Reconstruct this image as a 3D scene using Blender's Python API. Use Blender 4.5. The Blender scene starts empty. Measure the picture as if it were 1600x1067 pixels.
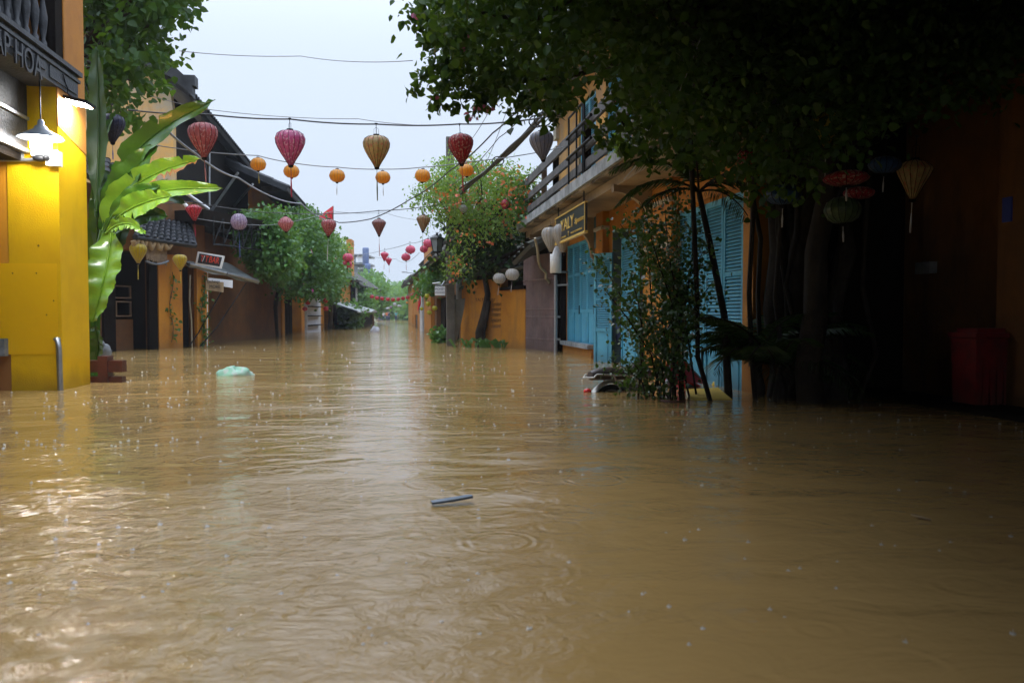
import bpy, math, random
import numpy as np
from mathutils import Vector, Matrix
rng = np.random.default_rng(7); random.seed(7)
R = math.radians
SC = bpy.context.scene
COL = SC.collection
# ---------------------------------------------------------------- camera
FP = 1244.0; CX, CY = 800.0, 533.5
YAW = R(8.228); PITCH = R(2.003); CAM = np.array([0, 0, 1.0])
RV = np.array([math.cos(YAW), -math.sin(YAW), 0])
FV = np.array([math.sin(YAW)*math.cos(PITCH), math.cos(YAW)*math.cos(PITCH), -math.sin(PITCH)])
UV = np.cross(RV, FV)
cd = bpy.data.cameras.new("camera"); cam = bpy.data.objects.new("camera", cd); COL.objects.link(cam)
cd.sensor_width = 36; cd.lens = FP*36/1600; cd.clip_end = 3000; cd.clip_start = 0.05
cam.matrix_world = Matrix(((RV[0], UV[0], -FV[0], CAM[0]), (RV[1], UV[1], -FV[1], CAM[1]), (RV[2], UV[2], -FV[2], CAM[2]), (0, 0, 0, 1)))
cd.dof.use_dof = True; cd.dof.focus_distance = 13; cd.dof.aperture_fstop = 2.8
SC.camera = cam
SC.view_settings.view_transform = 'Standard'; SC.view_settings.look = 'None'
SC.view_settings.exposure = 0.6; SC.view_settings.gamma = 1
SC.cycles.max_bounces = 7; SC.cycles.diffuse_bounces = 3; SC.cycles.glossy_bounces = 3
SC.cycles.transparent_max_bounces = 8; SC.cycles.sample_clamp_indirect = 25
# ---------------------------------------------------------------- world (overcast, rain)
W = bpy.data.worlds.new("World"); SC.world = W; W.use_nodes = True
nt = W.node_tree; nt.nodes.clear()
wo = nt.nodes.new('ShaderNodeOutputWorld')
sky = nt.nodes.new('ShaderNodeTexSky'); sky.sky_type = 'NISHITA'; sky.sun_disc = False
SUN_EL, SUN_AZ = R(62), R(-35)
sky.sun_elevation = SUN_EL; sky.sun_rotation = SUN_AZ; sky.dust_density = 5; sky.air_density = 1.3
b1 = nt.nodes.new('ShaderNodeBackground'); b1.inputs[1].default_value = 0.05
b2 = nt.nodes.new('ShaderNodeBackground'); b2.inputs[1].default_value = 1.0
tc = nt.nodes.new('ShaderNodeTexCoord'); sx = nt.nodes.new('ShaderNodeSeparateXYZ')
nt.links.new(tc.outputs['Generated'], sx.inputs[0])
cr = nt.nodes.new('ShaderNodeValToRGB')
cr.color_ramp.elements[0].position = 0.0; cr.color_ramp.elements[0].color = (0.48, 0.555, 0.66, 1)
cr.color_ramp.elements[1].position = 0.3; cr.color_ramp.elements[1].color = (0.57, 0.655, 0.80, 1)
nt.links.new(sx.outputs[2], cr.inputs[0]); nt.links.new(cr.outputs[0], b2.inputs[0])
nt.links.new(sky.outputs[0], b1.inputs[0])
zr = nt.nodes.new('ShaderNodeMapRange'); zr.interpolation_type = 'SMOOTHSTEP'      # an overcast sky is brightest overhead
for i_, v_ in ((1, .28), (2, .80), (3, 1.0), (4, 3.7)): zr.inputs[i_].default_value = v_
nt.links.new(sx.outputs[2], zr.inputs[0]); nt.links.new(zr.outputs[0], b2.inputs[1])
wm = nt.nodes.new('ShaderNodeMixShader'); wm.inputs[0].default_value = 0.85
nt.links.new(b1.outputs[0], wm.inputs[1]); nt.links.new(b2.outputs[0], wm.inputs[2]); nt.links.new(wm.outputs[0], wo.inputs[0])
# soft sun behind the cloud
sl = bpy.data.lights.new("sun", 'SUN'); sl.energy = 0.5; sl.angle = R(25); sl.color = (1, 0.97, 0.93)
so = bpy.data.objects.new("sun", sl); COL.objects.link(so)
sd = Vector((math.sin(SUN_AZ)*math.cos(SUN_EL), math.cos(SUN_AZ)*math.cos(SUN_EL), math.sin(SUN_EL)))
so.rotation_euler = sd.to_track_quat('Z', 'Y').to_euler()

# ---------------------------------------------------------------- pixel helpers (photo 1600 px)
def ray(u, v):
    return RV*((u-CX)/FP) + FV + UV*((CY-v)/FP)
def G(u, v, z=0.0):
    d = ray(u, v); t = (z-CAM[2])/d[2]; p = CAM+d*t; return np.array([p[0], p[1], z])
def D(u, v, depth):                       # depth along the camera axis
    return CAM + ray(u, v)*depth
def PX(u, v, X):
    d = ray(u, v); return CAM + d*(X/d[0])
def PY(u, v, Y):
    d = ray(u, v); return CAM + d*(Y/d[1])
def zat(p, v):
    q = np.array([p[0], p[1]]); k = (CY-v)/FP
    return 1.0 + (k*(FV[:2]@q) - UV[:2]@q)/(UV[2]-k*FV[2])
# ---------------------------------------------------------------- materials
def new_mat(name):
    m = bpy.data.materials.new(name); m.use_nodes = True
    n = m.node_tree; b = n.nodes['Principled BSDF']; return m, n, b
def mixc(n, fac, a, b, mode='MIX'):
    x = n.nodes.new('ShaderNodeMix'); x.data_type = 'RGBA'; x.blend_type = mode
    for i, val in ((0, fac), (6, a), (7, b)):
        if hasattr(val, 'is_output') or isinstance(val, bpy.types.NodeSocket): n.links.new(val, x.inputs[i])
        else: x.inputs[i].default_value = val if i == 0 else (*val, 1)
    return x.outputs[2]
def coord(n, stretch=(1, 1, 1), kind='Object'):
    t = n.nodes.new('ShaderNodeTexCoord'); mp = n.nodes.new('ShaderNodeMapping'); mp.inputs['Scale'].default_value = stretch
    n.links.new(t.outputs[kind], mp.inputs[0]); return mp.outputs[0]
def noise(n, vec, scale, detail=4, rough=.55, lo=.35, hi=.65):
    t = n.nodes.new('ShaderNodeTexNoise'); t.inputs['Scale'].default_value = scale
    t.inputs['Detail'].default_value = detail; t.inputs['Roughness'].default_value = rough
    if vec is not None: n.links.new(vec, t.inputs['Vector'])
    m = n.nodes.new('ShaderNodeMapRange'); m.inputs[1].default_value = lo; m.inputs[2].default_value = hi
    n.links.new(t.outputs[0], m.inputs[0]); return m.outputs[0]
def pmat(name, c, c2=None, rough=.7, scale=1.5, amt=.6, streak=None, bump=.0, bscale=30, metal=0, spec=.5, lo=.4, hi=.68):
    m, n, b = new_mat(name)
    c2 = c2 or tuple(x*.6 for x in c)
    f = noise(n, coord(n), scale, 6, .65, lo, hi)
    mu = n.nodes.new('ShaderNodeMath'); mu.operation = 'MULTIPLY'; mu.inputs[1].default_value = amt; n.links.new(f, mu.inputs[0])
    col = mixc(n, mu.outputs[0], c, c2)
    if streak:                            # vertical rain streaks / mould
        f2 = noise(n, coord(n, (2.6, 2.6, .45)), 1.0, 9, .68, .50, .85)
        col = mixc(n, f2, col, streak)
    if streak:                            # damp silt line left by the flood
        gp = n.nodes.new('ShaderNodeNewGeometry'); sz_ = n.nodes.new('ShaderNodeSeparateXYZ'); n.links.new(gp.outputs['Position'], sz_.inputs[0])
        nn_ = n.nodes.new('ShaderNodeTexNoise'); nn_.inputs['Scale'].default_value = 3.5; nn_.inputs['Detail'].default_value = 5; n.links.new(coord(n, (1, 1, .3)), nn_.inputs['Vector'])
        ad = n.nodes.new('ShaderNodeMath'); ad.operation = 'MULTIPLY_ADD'; ad.inputs[1].default_value = -.42; n.links.new(nn_.outputs[0], ad.inputs[0]); n.links.new(sz_.outputs[2], ad.inputs[2])
        mr = n.nodes.new('ShaderNodeMapRange'); mr.inputs[1].default_value = -.17; mr.inputs[2].default_value = .06; mr.inputs[3].default_value = .62; mr.inputs[4].default_value = 0
        n.links.new(ad.outputs[0], mr.inputs[0]); col = mixc(n, mr.outputs[0], col, tuple(x*.35+y for x, y in zip(c, (.05, .035, .018))))
    n.links.new(col, b.inputs['Base Color'])
    b.inputs['Roughness'].default_value = rough; b.inputs['Metallic'].default_value = metal
    b.inputs['Specular IOR Level'].default_value = spec
    if bump:
        t = n.nodes.new('ShaderNodeTexNoise'); t.inputs['Scale'].default_value = bscale; t.inputs['Detail'].default_value = 6
        n.links.new(coord(n), t.inputs['Vector'])
        bp = n.nodes.new('ShaderNodeBump'); bp.inputs['Strength'].default_value = bump; bp.inputs['Distance'].default_value = .02
        n.links.new(t.outputs[0], bp.inputs['Height']); n.links.new(bp.outputs[0], b.inputs['Normal'])
    return m
def leafmat(name, c, c2, trans=.35, rough=.4, spec=.5, c3=None):
    m, n, b = new_mat(name)
    g = n.nodes.new('ShaderNodeNewGeometry')
    col = mixc(n, g.outputs['Random Per Island'], c, c2)
    if c3:
        cm = n.nodes.new('ShaderNodeMath'); cm.operation = 'GREATER_THAN'; cm.inputs[1].default_value = .93
        n.links.new(g.outputs['Random Per Island'], cm.inputs[0]); col = mixc(n, cm.outputs[0], col, c3)
    f = noise(n, coord(n), .9, 3)
    col = mixc(n, f, col, tuple(x*.8 for x in c), 'MIX')
    n.links.new(col, b.inputs['Base Color']); b.inputs['Roughness'].default_value = rough
    b.inputs['Specular IOR Level'].default_value = spec
    tr = n.nodes.new('ShaderNodeBsdfTranslucent'); br = mixc(n, .6, (.25, .4, .02), col)
    n.links.new(br, tr.inputs[0])
    mx = n.nodes.new('ShaderNodeMixShader'); mx.inputs[0].default_value = trans
    out = n.nodes['Material Output']; n.links.new(b.outputs[0], mx.inputs[1]); n.links.new(tr.outputs[0], mx.inputs[2]); n.links.new(mx.outputs[0], out.inputs[0])
    return m
def emat(name, c, s):
    m, n, b = new_mat(name); b.inputs['Base Color'].default_value = (*c, 1)
    b.inputs['Emission Color'].default_value = (*c, 1); b.inputs['Emission Strength'].default_value = s; return m
def lanternmat(name, c, c2, pat=.0, pc=(.8, .75, .7), trans=.5):
    m, n, b = new_mat(name)
    col = mixc(n, noise(n, coord(n), 6, 2), c, c2)
    if pat:
        f = noise(n, coord(n, (1, 1, .8)), 13, 2, .5, .55, .62)
        mu = n.nodes.new('ShaderNodeMath'); mu.operation = 'MULTIPLY'; mu.inputs[1].default_value = pat; n.links.new(f, mu.inputs[0])
        col = mixc(n, mu.outputs[0], col, pc)
    n.links.new(col, b.inputs['Base Color']); b.inputs['Roughness'].default_value = .35
    b.inputs['Sheen Weight'].default_value = .2
    tr = n.nodes.new('ShaderNodeBsdfTranslucent'); n.links.new(col, tr.inputs[0])
    mx = n.nodes.new('ShaderNodeMixShader'); mx.inputs[0].default_value = trans
    out = n.nodes['Material Output']; n.links.new(b.outputs[0], mx.inputs[1]); n.links.new(tr.outputs[0], mx.inputs[2]); n.links.new(mx.outputs[0], out.inputs[0])
    return m
M = {}
M['yellow'] = pmat('yellow_paint', (.70, .42, .008), (.60, .33, .008), .35, 2, .7, (.5, .3, .01), .25, 60, spec=.08)
M['yellow_panel'] = pmat('yellow_panel', (.76, .44, .003), (.72, .39, .003), .45, .8, .6, None, .04, 8, spec=.2)
M['orange_panel'] = pmat('orange_panel', (.62, .27, .015), (.5, .2, .01), .5, 1, .7)
M['orange'] = pmat('orange_plaster', (.48, .19, .014), (.33, .115, .012), .75, 1.6, .7, (.28, .12, .03), .3, 40)
M['ochre'] = pmat('ochre_plaster', (.50, .205, .014), (.34, .125, .012), .8, 1.2, .8, (.16, .09, .04), .4, 40)
M['ochre_dark'] = pmat('stained_shaded_ochre_plaster', (.19, .075, .014), (.09, .04, .013), .8, 1.0, .9, (.03, .02, .012), .4, 40)
M['gable'] = pmat('weathered_gable_plaster', (.62, .36, .11), (.42, .36, .26), .85, .9, 1.0, (.20, .15, .09), .4, 30, lo=.42, hi=.6)
M['plaster_old'] = pmat('mouldy_plaster', (.36, .30, .22), (.05, .045, .035), .85, 1.1, 1.0, (.30, .13, .02), .4, 30, lo=.42, hi=.6)
M['soffit'] = pmat('cream_plaster', (.34, .25, .15), (.15, .10, .06), .85, 1.0, .8, None, .2, 30)
M['concrete'] = pmat('mossy_concrete', (.30, .32, .33), (.06, .065, .06), .85, 2.5, .9, (.09, .09, .09), .4, 40)
M['greywood'] = pmat('weathered_grey_board', (.09, .088, .088), (.035, .032, .03), .8, 3, .9, None, .4, 60)
M['postwood'] = pmat('brown_post_wood', (.20, .13, .08), (.1, .06, .04), .8, 3, .9)
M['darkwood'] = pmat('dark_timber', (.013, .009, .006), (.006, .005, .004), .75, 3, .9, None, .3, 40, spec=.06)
M['blackboard'] = pmat('black_painted_wood', (.035, .037, .042), (.018, .018, .02), .55, 4, .9, (.08, .085, .09), .5, 25)
M['letter'] = pmat('black_letter', (.012, .012, .013), None, .4)
M['tile'] = pmat('dark_roof_tile', (.038, .040, .045), (.016, .017, .017), .6, 3, .9, None, .4, 20, spec=.25)
M['tile2'] = pmat('mossy_roof_tile', (.06, .055, .045), (.03, .035, .02), .75, 2, .9, None, .4, 20)
M['redwood'] = pmat('dark_red_wood', (.085, .022, .018), (.04, .015, .012), .35, 4, .9, None, .5, 30)
M['stone'] = pmat('grey_stone', (.22, .23, .24), (.10, .11, .11), .85, 5, .9, None, .5, 40)
M['blue'] = pmat('blue_paint', (.10, .40, .56), (.07, .30, .44), .45, 2, .8, (.06, .22, .30), .15, 50)
M['bluedark'] = pmat('dark_blue_green_paint', (.04, .12, .14), None, .5, 2, .6)
M['brown_shutter'] = pmat('brown_metal_shutter', (.22, .14, .13), (.10, .07, .065), .55, 2, .8, (.22, .18, .17), .2, 40)
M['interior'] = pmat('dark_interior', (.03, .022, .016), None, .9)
M['greyblue'] = pmat('greyblue_inside', (.10, .16, .19), None, .7)
M['metal'] = pmat('grey_metal', (.35, .36, .37), (.2, .2, .2), .4, 5, .6, metal=.7)
M['black'] = pmat('black_metal', (.010, .010, .011), None, .5, spec=.2)
M['lampgrey'] = pmat('grey_enamel', (.16, .18, .20), None, .35)
M['white'] = pmat('white_plastic', (.75, .75, .74), (.6, .6, .6), .4, 3, .5)
M['whitewall'] = pmat('grey_white_paint', (.55, .57, .6), (.35, .37, .4), .7, 2, .7)
M['bulb'] = emat('glowing_bulb', (1, .98, .95), 80)
M['led'] = emat('led_panel', (1, 1, 1), 200)
M['bark'] = pmat('wet_dark_bark', (.034, .026, .018), (.014, .011, .008), .7, 4, .9, None, .8, 14, spec=.2)
M['twig'] = pmat('twig_bark', (.06, .045, .03), None, .7)
M['pole'] = pmat('concrete_pole', (.12, .105, .085), (.055, .05, .04), .8, 2, .9, (.04, .04, .03), .4, 30)
M['cable'] = pmat('black_cable', (.03, .032, .035), None, .5)
M['greycable'] = pmat('grey_wire', (.22, .23, .25), None, .5)
M['bamboo'] = pmat('bamboo_pole', (.36, .30, .2), (.2, .17, .1), .6, 3, .8)
M['rope'] = pmat('twisted_rope', (.35, .28, .2), (.15, .12, .08), .9, 20, .9)
M['green_canopy'] = leafmat('bougainvillea_leaf', (.022, .060, .010), (.048, .12, .018), .30, .5, .25, (.10, .17, .025))
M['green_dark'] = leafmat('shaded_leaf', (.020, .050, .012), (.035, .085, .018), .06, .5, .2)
M['green_tree'] = leafmat('broad_leaf', (.02, .06, .010), (.05, .14, .018), .34, .5, .22)
M['green_bush'] = leafmat('small_glossy_leaf', (.022, .065, .018), (.05, .13, .028), .25, .28, .6)
M['green_mid'] = leafmat('vine_leaf', (.05, .14, .032), (.10, .25, .05), .35, .45)
M['green_light'] = leafmat('light_feathery_leaf', (.15, .27, .045), (.25, .38, .07), .45, .5)
M['green_far'] = leafmat('far_leaf', (.11, .24, .06), (.18, .34, .09), .4, .6)
M['orange_flower'] = leafmat('orange_petal', (.75, .12, .05), (.80, .22, .10), .4)
M['pink_flower'] = leafmat('pink_petal', (.62, .06, .30), (.7, .12, .4), .5)
M['ban1'] = pmat('banana_leaf_green', (.035, .11, .012), (.06, .17, .015), .22, 2, .9, None, .3, 12, spec=.6)
M['ban2'] = pmat('banana_leaf_light', (.17, .32, .022), (.09, .23, .015), .25, 2, .9, None, .3, 12, spec=.6)
M['ban3'] = pmat('banana_leaf_dark', (.03, .08, .015), (.05, .11, .02), .4, 2, .9, None, .2, 12)
M['banbrown'] = pmat('withered_leaf_edge', (.34, .15, .05), (.2, .09, .03), .7, 8, .9)
M['red'] = pmat('red_plastic', (.62, .012, .015), (.5, .01, .012), .35, 3, .6)
M['redcloth'] = pmat('red_flag_cloth', (.75, .02, .03), (.6, .02, .02), .6, 3, .6)
M['seat'] = pmat('worn_brown_seat', (.07, .05, .045), (.04, .03, .03), .45, 8, .8)
M['chrome'] = pmat('pale_metal', (.55, .54, .5), (.3, .28, .24), .3, 6, .8, metal=.6)
M['tyre'] = pmat('tyre_rubber', (.02, .02, .02), None, .8)
M['foamboard'] = pmat('yellow_board_face', (.78, .56, .08), (.6, .4, .06), .6, 3, .8)
M['whiteedge'] = pmat('pale_board_edge', (.6, .58, .48), (.4, .38, .3), .6, 3, .6)
M['tarp'] = pmat('grey_awning_cloth', (.26, .28, .27), (.14, .15, .15), .6, 2, .8, None, .3, 10)
M['signblack'] = pmat('black_sign_face', (.02, .024, .03), None, .4)
M['gold'] = pmat('gold_lettering', (.62, .42, .10), (.5, .3, .07), .4, 6, .6)
M['signwhite'] = pmat('white_sign_face', (.75, .77, .8), (.65, .67, .7), .5, 3, .5)
M['signtext'] = pmat('blue_black_lettering', (.04, .05, .15), None, .5)
M['walltext'] = pmat('faded_wall_lettering', (.10, .05, .02), None, .8)
M['redtext'] = pmat('red_orange_lettering', (.75, .06, .02), None, .5)
M['tan'] = pmat('tan_board', (.33, .24, .13), (.2, .14, .08), .8, 4, .8)
M['straw'] = pmat('split_bamboo_blind', (.30, .22, .14), (.14, .09, .06), .9, 6, .9, (.1, .06, .04))
M['cream_frame'] = pmat('cream_moulding', (.5, .44, .33), (.3, .25, .18), .7, 3, .8)
def water_mat():
    m, n, b = new_mat('muddy_flood_water')
    N = n.nodes; L = n.links
    def math_(op, a, c=None, clamp=False):
        x = N.new('ShaderNodeMath'); x.operation = op; x.use_clamp = clamp
        for i, val in enumerate((a, c)):
            if val is None: continue
            if isinstance(val, (int, float)): x.inputs[i].default_value = val
            else: L.new(val, x.inputs[i])
        return x.outputs[0]
    def nz(stretch, scale, det=3, rough=.55, dist=0.0, rot=0):
        t = N.new('ShaderNodeTexCoord'); mp = N.new('ShaderNodeMapping'); mp.inputs['Scale'].default_value = stretch
        mp.inputs['Rotation'].default_value = (0, 0, rot); L.new(t.outputs['Object'], mp.inputs[0])
        x = N.new('ShaderNodeTexNoise'); x.inputs['Scale'].default_value = scale; x.inputs['Detail'].default_value = det
        x.inputs['Roughness'].default_value = rough; x.inputs['Distortion'].default_value = dist; L.new(mp.outputs[0], x.inputs['Vector'])
        return x.outputs[0]
    c = nz((1, 1, 1), .5, 5)
    L.new(mixc(n, c, (.392, .257, .100), (.322, .201, .071)), b.inputs['Base Color'])
    b.inputs['Roughness'].default_value = .05; b.inputs['IOR'].default_value = 1.33
    b.inputs['Specular IOR Level'].default_value = .75
    swell = nz((.6, 1.0, 1), .9, 2, .5, .8, .3)
    rip = nz((.85, 1.35, 1), 2.5, 4, .55, .9, -.3)
    fine = nz((1, 1.2, 1), 11, 3, .6, 1.6)
    patch = N.new('ShaderNodeMapRange'); patch.inputs[1].default_value = .38; patch.inputs[2].default_value = .66
    patch.inputs[3].default_value = .10; patch.inputs[4].default_value = 1.45; L.new(nz((.55, .7, 1), .7, 3, .6, 1.0), patch.inputs[0])
    h = math_('MULTIPLY', swell, .055)
    h = math_('ADD', h, math_('MULTIPLY', rip, .0155))
    h = math_('ADD', h, math_('MULTIPLY', math_('MULTIPLY', fine, .0042), patch.outputs[0]))
    # expanding rings of raindrops: three layers of cells
    for sc_, amp, k, off in ((1.7, .0016, 75, 0), (3.1, .0010, 60, 3.3), (.8, .0022, 55, 7.7)):
        t = N.new('ShaderNodeTexCoord'); mp = N.new('ShaderNodeMapping'); mp.inputs['Location'].default_value = (off, off*1.7, 0); L.new(t.outputs['Object'], mp.inputs[0])
        mp.inputs['Scale'].default_value = (1, 1, 0)
        vo = N.new('ShaderNodeTexVoronoi'); vo.inputs['Scale'].default_value = sc_; L.new(mp.outputs[0], vo.inputs['Vector'])
        dist = math_('DIVIDE', vo.outputs['Distance'], sc_)
        sp = N.new('ShaderNodeSeparateColor'); L.new(vo.outputs['Color'], sp.inputs[0])
        rad = math_('MULTIPLY', sp.outputs[0], .20)          # ring radius differs per drop
        dd = math_('SUBTRACT', dist, rad)
        env = math_('EXPONENT', math_('MULTIPLY', math_('MULTIPLY', dd, dd), -700))
        on = math_('GREATER_THAN', sp.outputs[1], .35)
        s = math_('SINE', math_('MULTIPLY', dist, k*1.6))
        h = math_('ADD', h, math_('MULTIPLY', math_('MULTIPLY', math_('MULTIPLY', s, env), on), amp))
    # choppy water where the current breaks round the corner of the shop
    ct = G(20, 940)
    t = N.new('ShaderNodeTexCoord'); vs = N.new('ShaderNodeVectorMath'); vs.operation = 'DISTANCE'
    L.new(t.outputs['Object'], vs.inputs[0]); vs.inputs[1].default_value = tuple(ct)
    mk = N.new('ShaderNodeMapRange'); mk.interpolation_type = 'SMOOTHSTEP'; mk.inputs[1].default_value = .25; mk.inputs[2].default_value = 2.8
    mk.inputs[3].default_value = 1; mk.inputs[4].default_value = 0; L.new(vs.outputs['Value'], mk.inputs[0])
    chop = nz((1, 1.4, 1), 5, 5, .62, 1.4)
    h = math_('ADD', h, math_('MULTIPLY', math_('MULTIPLY', chop, .032), mk.outputs[0]))
    bp = N.new('ShaderNodeBump'); bp.inputs['Strength'].default_value = 1; bp.inputs['Distance'].default_value = 1
    L.new(h, bp.inputs['Height']); L.new(bp.outputs[0], b.inputs['Normal'])
    return m
# ---------------------------------------------------------------- mesh builder
OFF = {}
class Fr:                                # vertical plane frame through two ground points: s along, d out (towards street), z up
    def __init__(s, A, B, nsign=None):
        s.A = np.array([A[0], A[1], 0.]); t = np.array([B[0]-A[0], B[1]-A[1], 0.]); s.L = np.linalg.norm(t); s.t = t/s.L
        s.n = np.array([s.t[1], -s.t[0], 0.])
        if nsign is None:
            if s.n @ (CAM-s.A) < 0: s.n = -s.n
        else: s.n = s.n*nsign
        s.u = np.array([0, 0, 1.])
    def P(s, a, d, z): return s.A + s.t*a + s.n*d + s.u*z
    def sz(s, u, v, d=0.0):
        r = ray(u, v); k = ((s.A+s.n*d-CAM) @ s.n)/(r @ s.n); p = CAM+r*k; return (p-s.A) @ s.t, p[2]
    def s(s_, u, d=0.0): return s_.sz(u, 490, d)[0]
    def at(s, u, v, d=0.0): a, z = s.sz(u, v, d); return s.P(a, d, z)
WORLD = Fr((0, 0, 0), (1, 0, 0), 1)       # t=+x, n=-y
class MB:
    def __init__(s): s.v = []; s.f = []; s.sm = []
    def add(s, vs, fs, smooth=False):
        o = len(s.v); s.v += [tuple(map(float, p)) for p in vs]; s.f += [tuple(i+o for i in f) for f in fs]; s.sm += [smooth]*len(fs); return s
    def box(s, fr, a0, a1, d0, d1, z0, z1):
        P = fr.P; vs = [P(a, d, z) for z in (z0, z1) for d in (d0, d1) for a in (a0, a1)]
        return s.add(vs, [(0, 1, 3, 2), (4, 6, 7, 5), (0, 4, 5, 1), (2, 3, 7, 6), (0, 2, 6, 4), (1, 5, 7, 3)])
    def wbox(s, x0, x1, y0, y1, z0, z1): return s.box(WORLD, x0, x1, -y1, -y0, z0, z1)
    def cbox(s, c, sx_, sy, sz, rz=0, rx=0, ry=0):
        m = Matrix.Rotation(rz, 3, 'Z') @ Matrix.Rotation(ry, 3, 'Y') @ Matrix.Rotation(rx, 3, 'X')
        vs = [Vector(c)+m @ Vector((x*sx_/2, y*sy/2, z*sz/2)) for z in (-1, 1) for y in (-1, 1) for x in (-1, 1)]
        return s.add(vs, [(0, 2, 3, 1), (4, 5, 7, 6), (0, 1, 5, 4), (2, 6, 7, 3), (0, 4, 6, 2), (1, 3, 7, 5)])
    def panel(s, fr, a0, a1, z0, z1, d0, d1, holes=()):
        xs = sorted({a0, a1, *[min(max(h[i], a0), a1) for h in holes for i in (0, 1)]}); zs = sorted({z0, z1, *[min(max(h[i], z0), z1) for h in holes for i in (2, 3)]})
        for i in range(len(xs)-1):
            run = None
            for j in range(len(zs)-1):
                cx, cz = (xs[i]+xs[i+1])/2, (zs[j]+zs[j+1])/2
                solid = not any(h[0] < cx < h[1] and h[2] < cz < h[3] for h in holes)
                if solid and run is None: run = zs[j]
                if not solid and run is not None: s.box(fr, xs[i], xs[i+1], d0, d1, run, zs[j]); run = None
            if run is not None: s.box(fr, xs[i], xs[i+1], d0, d1, run, zs[-1])
        return s
    def tube(s, pts, r, n=8, cap=True):
        pts = [np.array(p, float) for p in pts]; m = len(pts)
        rs = r if hasattr(r, '__len__') else [r]*m
        vs = []; up = np.array([0.13, 0.21, 1.0])
        for i, p in enumerate(pts):
            t = pts[min(i+1, m-1)]-pts[max(i-1, 0)]; t = t/(np.linalg.norm(t)+1e-9)
            a = np.cross(t, up)
            if np.linalg.norm(a) < .1: a = np.cross(t, [1, 0, 0])
            a = a/np.linalg.norm(a); b = np.cross(t, a)
            for k in range(n):
                th = 2*math.pi*k/n; vs.append(p+rs[i]*(a*math.cos(th)+b*math.sin(th)))
        fs = [(i*n+k, i*n+(k+1) % n, (i+1)*n+(k+1) % n, (i+1)*n+k) for i in range(m-1) for k in range(n)]
        s.add(vs, fs, True)
        if cap: s.add(vs[:n], [tuple(range(n))[::-1]]); s.add(vs[-n:], [tuple(range(n))])
        return s
    def lathe(s, prof, c, n=16, lobe=0.0, nl=1, smooth=True):
        c = np.array(c, float); vs = []
        for r, z in prof:
            for k in range(n*nl):
                th = 2*math.pi*k/(n*nl)
                f = 1-lobe*(1-abs(math.sin(th*n/2))) if lobe else 1
                vs.append(c+np.array([r*f*math.cos(th), r*f*math.sin(th), z]))
        q = n*nl
        fs = [(i*q+k, i*q+(k+1) % q, (i+1)*q+(k+1) % q, (i+1)*q+k) for i in range(len(prof)-1) for k in range(q)]
        return s.add(vs, fs, smooth)
    def ell(s, c, r, n=12, m=8, rot=None, jit=0):
        vs = []; c = np.array(c, float)
        for i in range(m+1):
            ph = math.pi*i/m
            for k in range(n):
                th = 2*math.pi*k/n; p = np.array([math.sin(ph)*math.cos(th)*r[0], math.sin(ph)*math.sin(th)*r[1], math.cos(ph)*r[2]])*(1+jit*random.uniform(-1, 1))
                if rot is not None: p = np.array(rot @ Vector(p))
                vs.append(c+p)
        fs = [(i*n+k, (i+1)*n+k, (i+1)*n+(k+1) % n, i*n+(k+1) % n) for i in range(m) for k in range(n)]
        return s.add(vs, fs, True)
    def prism(s, poly, off):               # poly: list of 3D points, off: extrusion vector
        n = len(poly); off = np.array(off); vs = [np.array(p) for p in poly]+[np.array(p)+off for p in poly]
        return s.add(vs, [tuple(range(n))[::-1], tuple(range(n, 2*n))]+[(i, (i+1) % n, n+(i+1) % n, n+i) for i in range(n)])
    def tiles(s, e0, e1, r0, r1, pitch=.24, amp=.035, thick=.06, rows=8):
        """tiled slope: e0-e1 eave, r0-r1 ridge; rounded courses run down the slope"""
        e0, e1, r0, r1 = [np.array(p, float) for p in (e0, e1, r0, r1)]
        w = np.linalg.norm(e1-e0); nc = max(2, int(w/pitch)); k = 6
        nrm = np.cross(e1-e0, r0-e0); nrm /= np.linalg.norm(nrm)
        if nrm[2] < 0: nrm = -nrm
        vs = []; cols = nc*k+1
        for j in range(rows+1):
            for st in (0, 1):
                if j == rows and st: continue
                t = j/rows if st == 0 else (j+1)/rows-.002
                lift = .022 if st == 0 else 0.0
                for i in range(cols):
                    a = i/(cols-1); p = (e0*(1-a)+e1*a)*(1-t)+(r0*(1-a)+r1*a)*t
                    ph = (i % k)/k; hh = amp*(abs(math.sin(math.pi*ph))**.7)*1.6
                    vs.append(p+nrm*(hh+lift))
        nr = 2*rows+1
        fs = [(j*cols+i, j*cols+i+1, (j+1)*cols+i+1, (j+1)*cols+i) for j in range(nr-1) for i in range(cols-1)]
        s.add(vs, fs)
        s.prism([e0, e1, r1, r0], -nrm*thick)
        return s
    def build(s, name, mat, parent=None, smooth=None):
        use = sorted({i for f in s.f for i in f})
        if len(use) < len(s.v): ix = {a: b for b, a in enumerate(use)}; s.v = [s.v[i] for i in use]; s.f = [tuple(ix[i] for i in f) for f in s.f]
        me = bpy.data.meshes.new(name); off = OFF.get(parent.name, np.zeros(3)) if parent else np.zeros(3)
        me.from_pydata([(a-off[0], b-off[1], c-off[2]) for a, b, c in s.v], [], s.f)
        me.polygons.foreach_set('use_smooth', s.sm if smooth is None else [smooth]*len(s.f))
        me.materials.append(mat); me.update()
        o = bpy.data.objects.new(name, me); COL.objects.link(o)
        if parent: o.parent = parent; OFF[o.name] = off
        return o
def tag(o, label=None, cat=None, group=None, kind=None):
    for k, v in (('label', label), ('category', cat), ('group', group), ('kind', kind)):
        if v: o[k] = v
    return o
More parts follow.
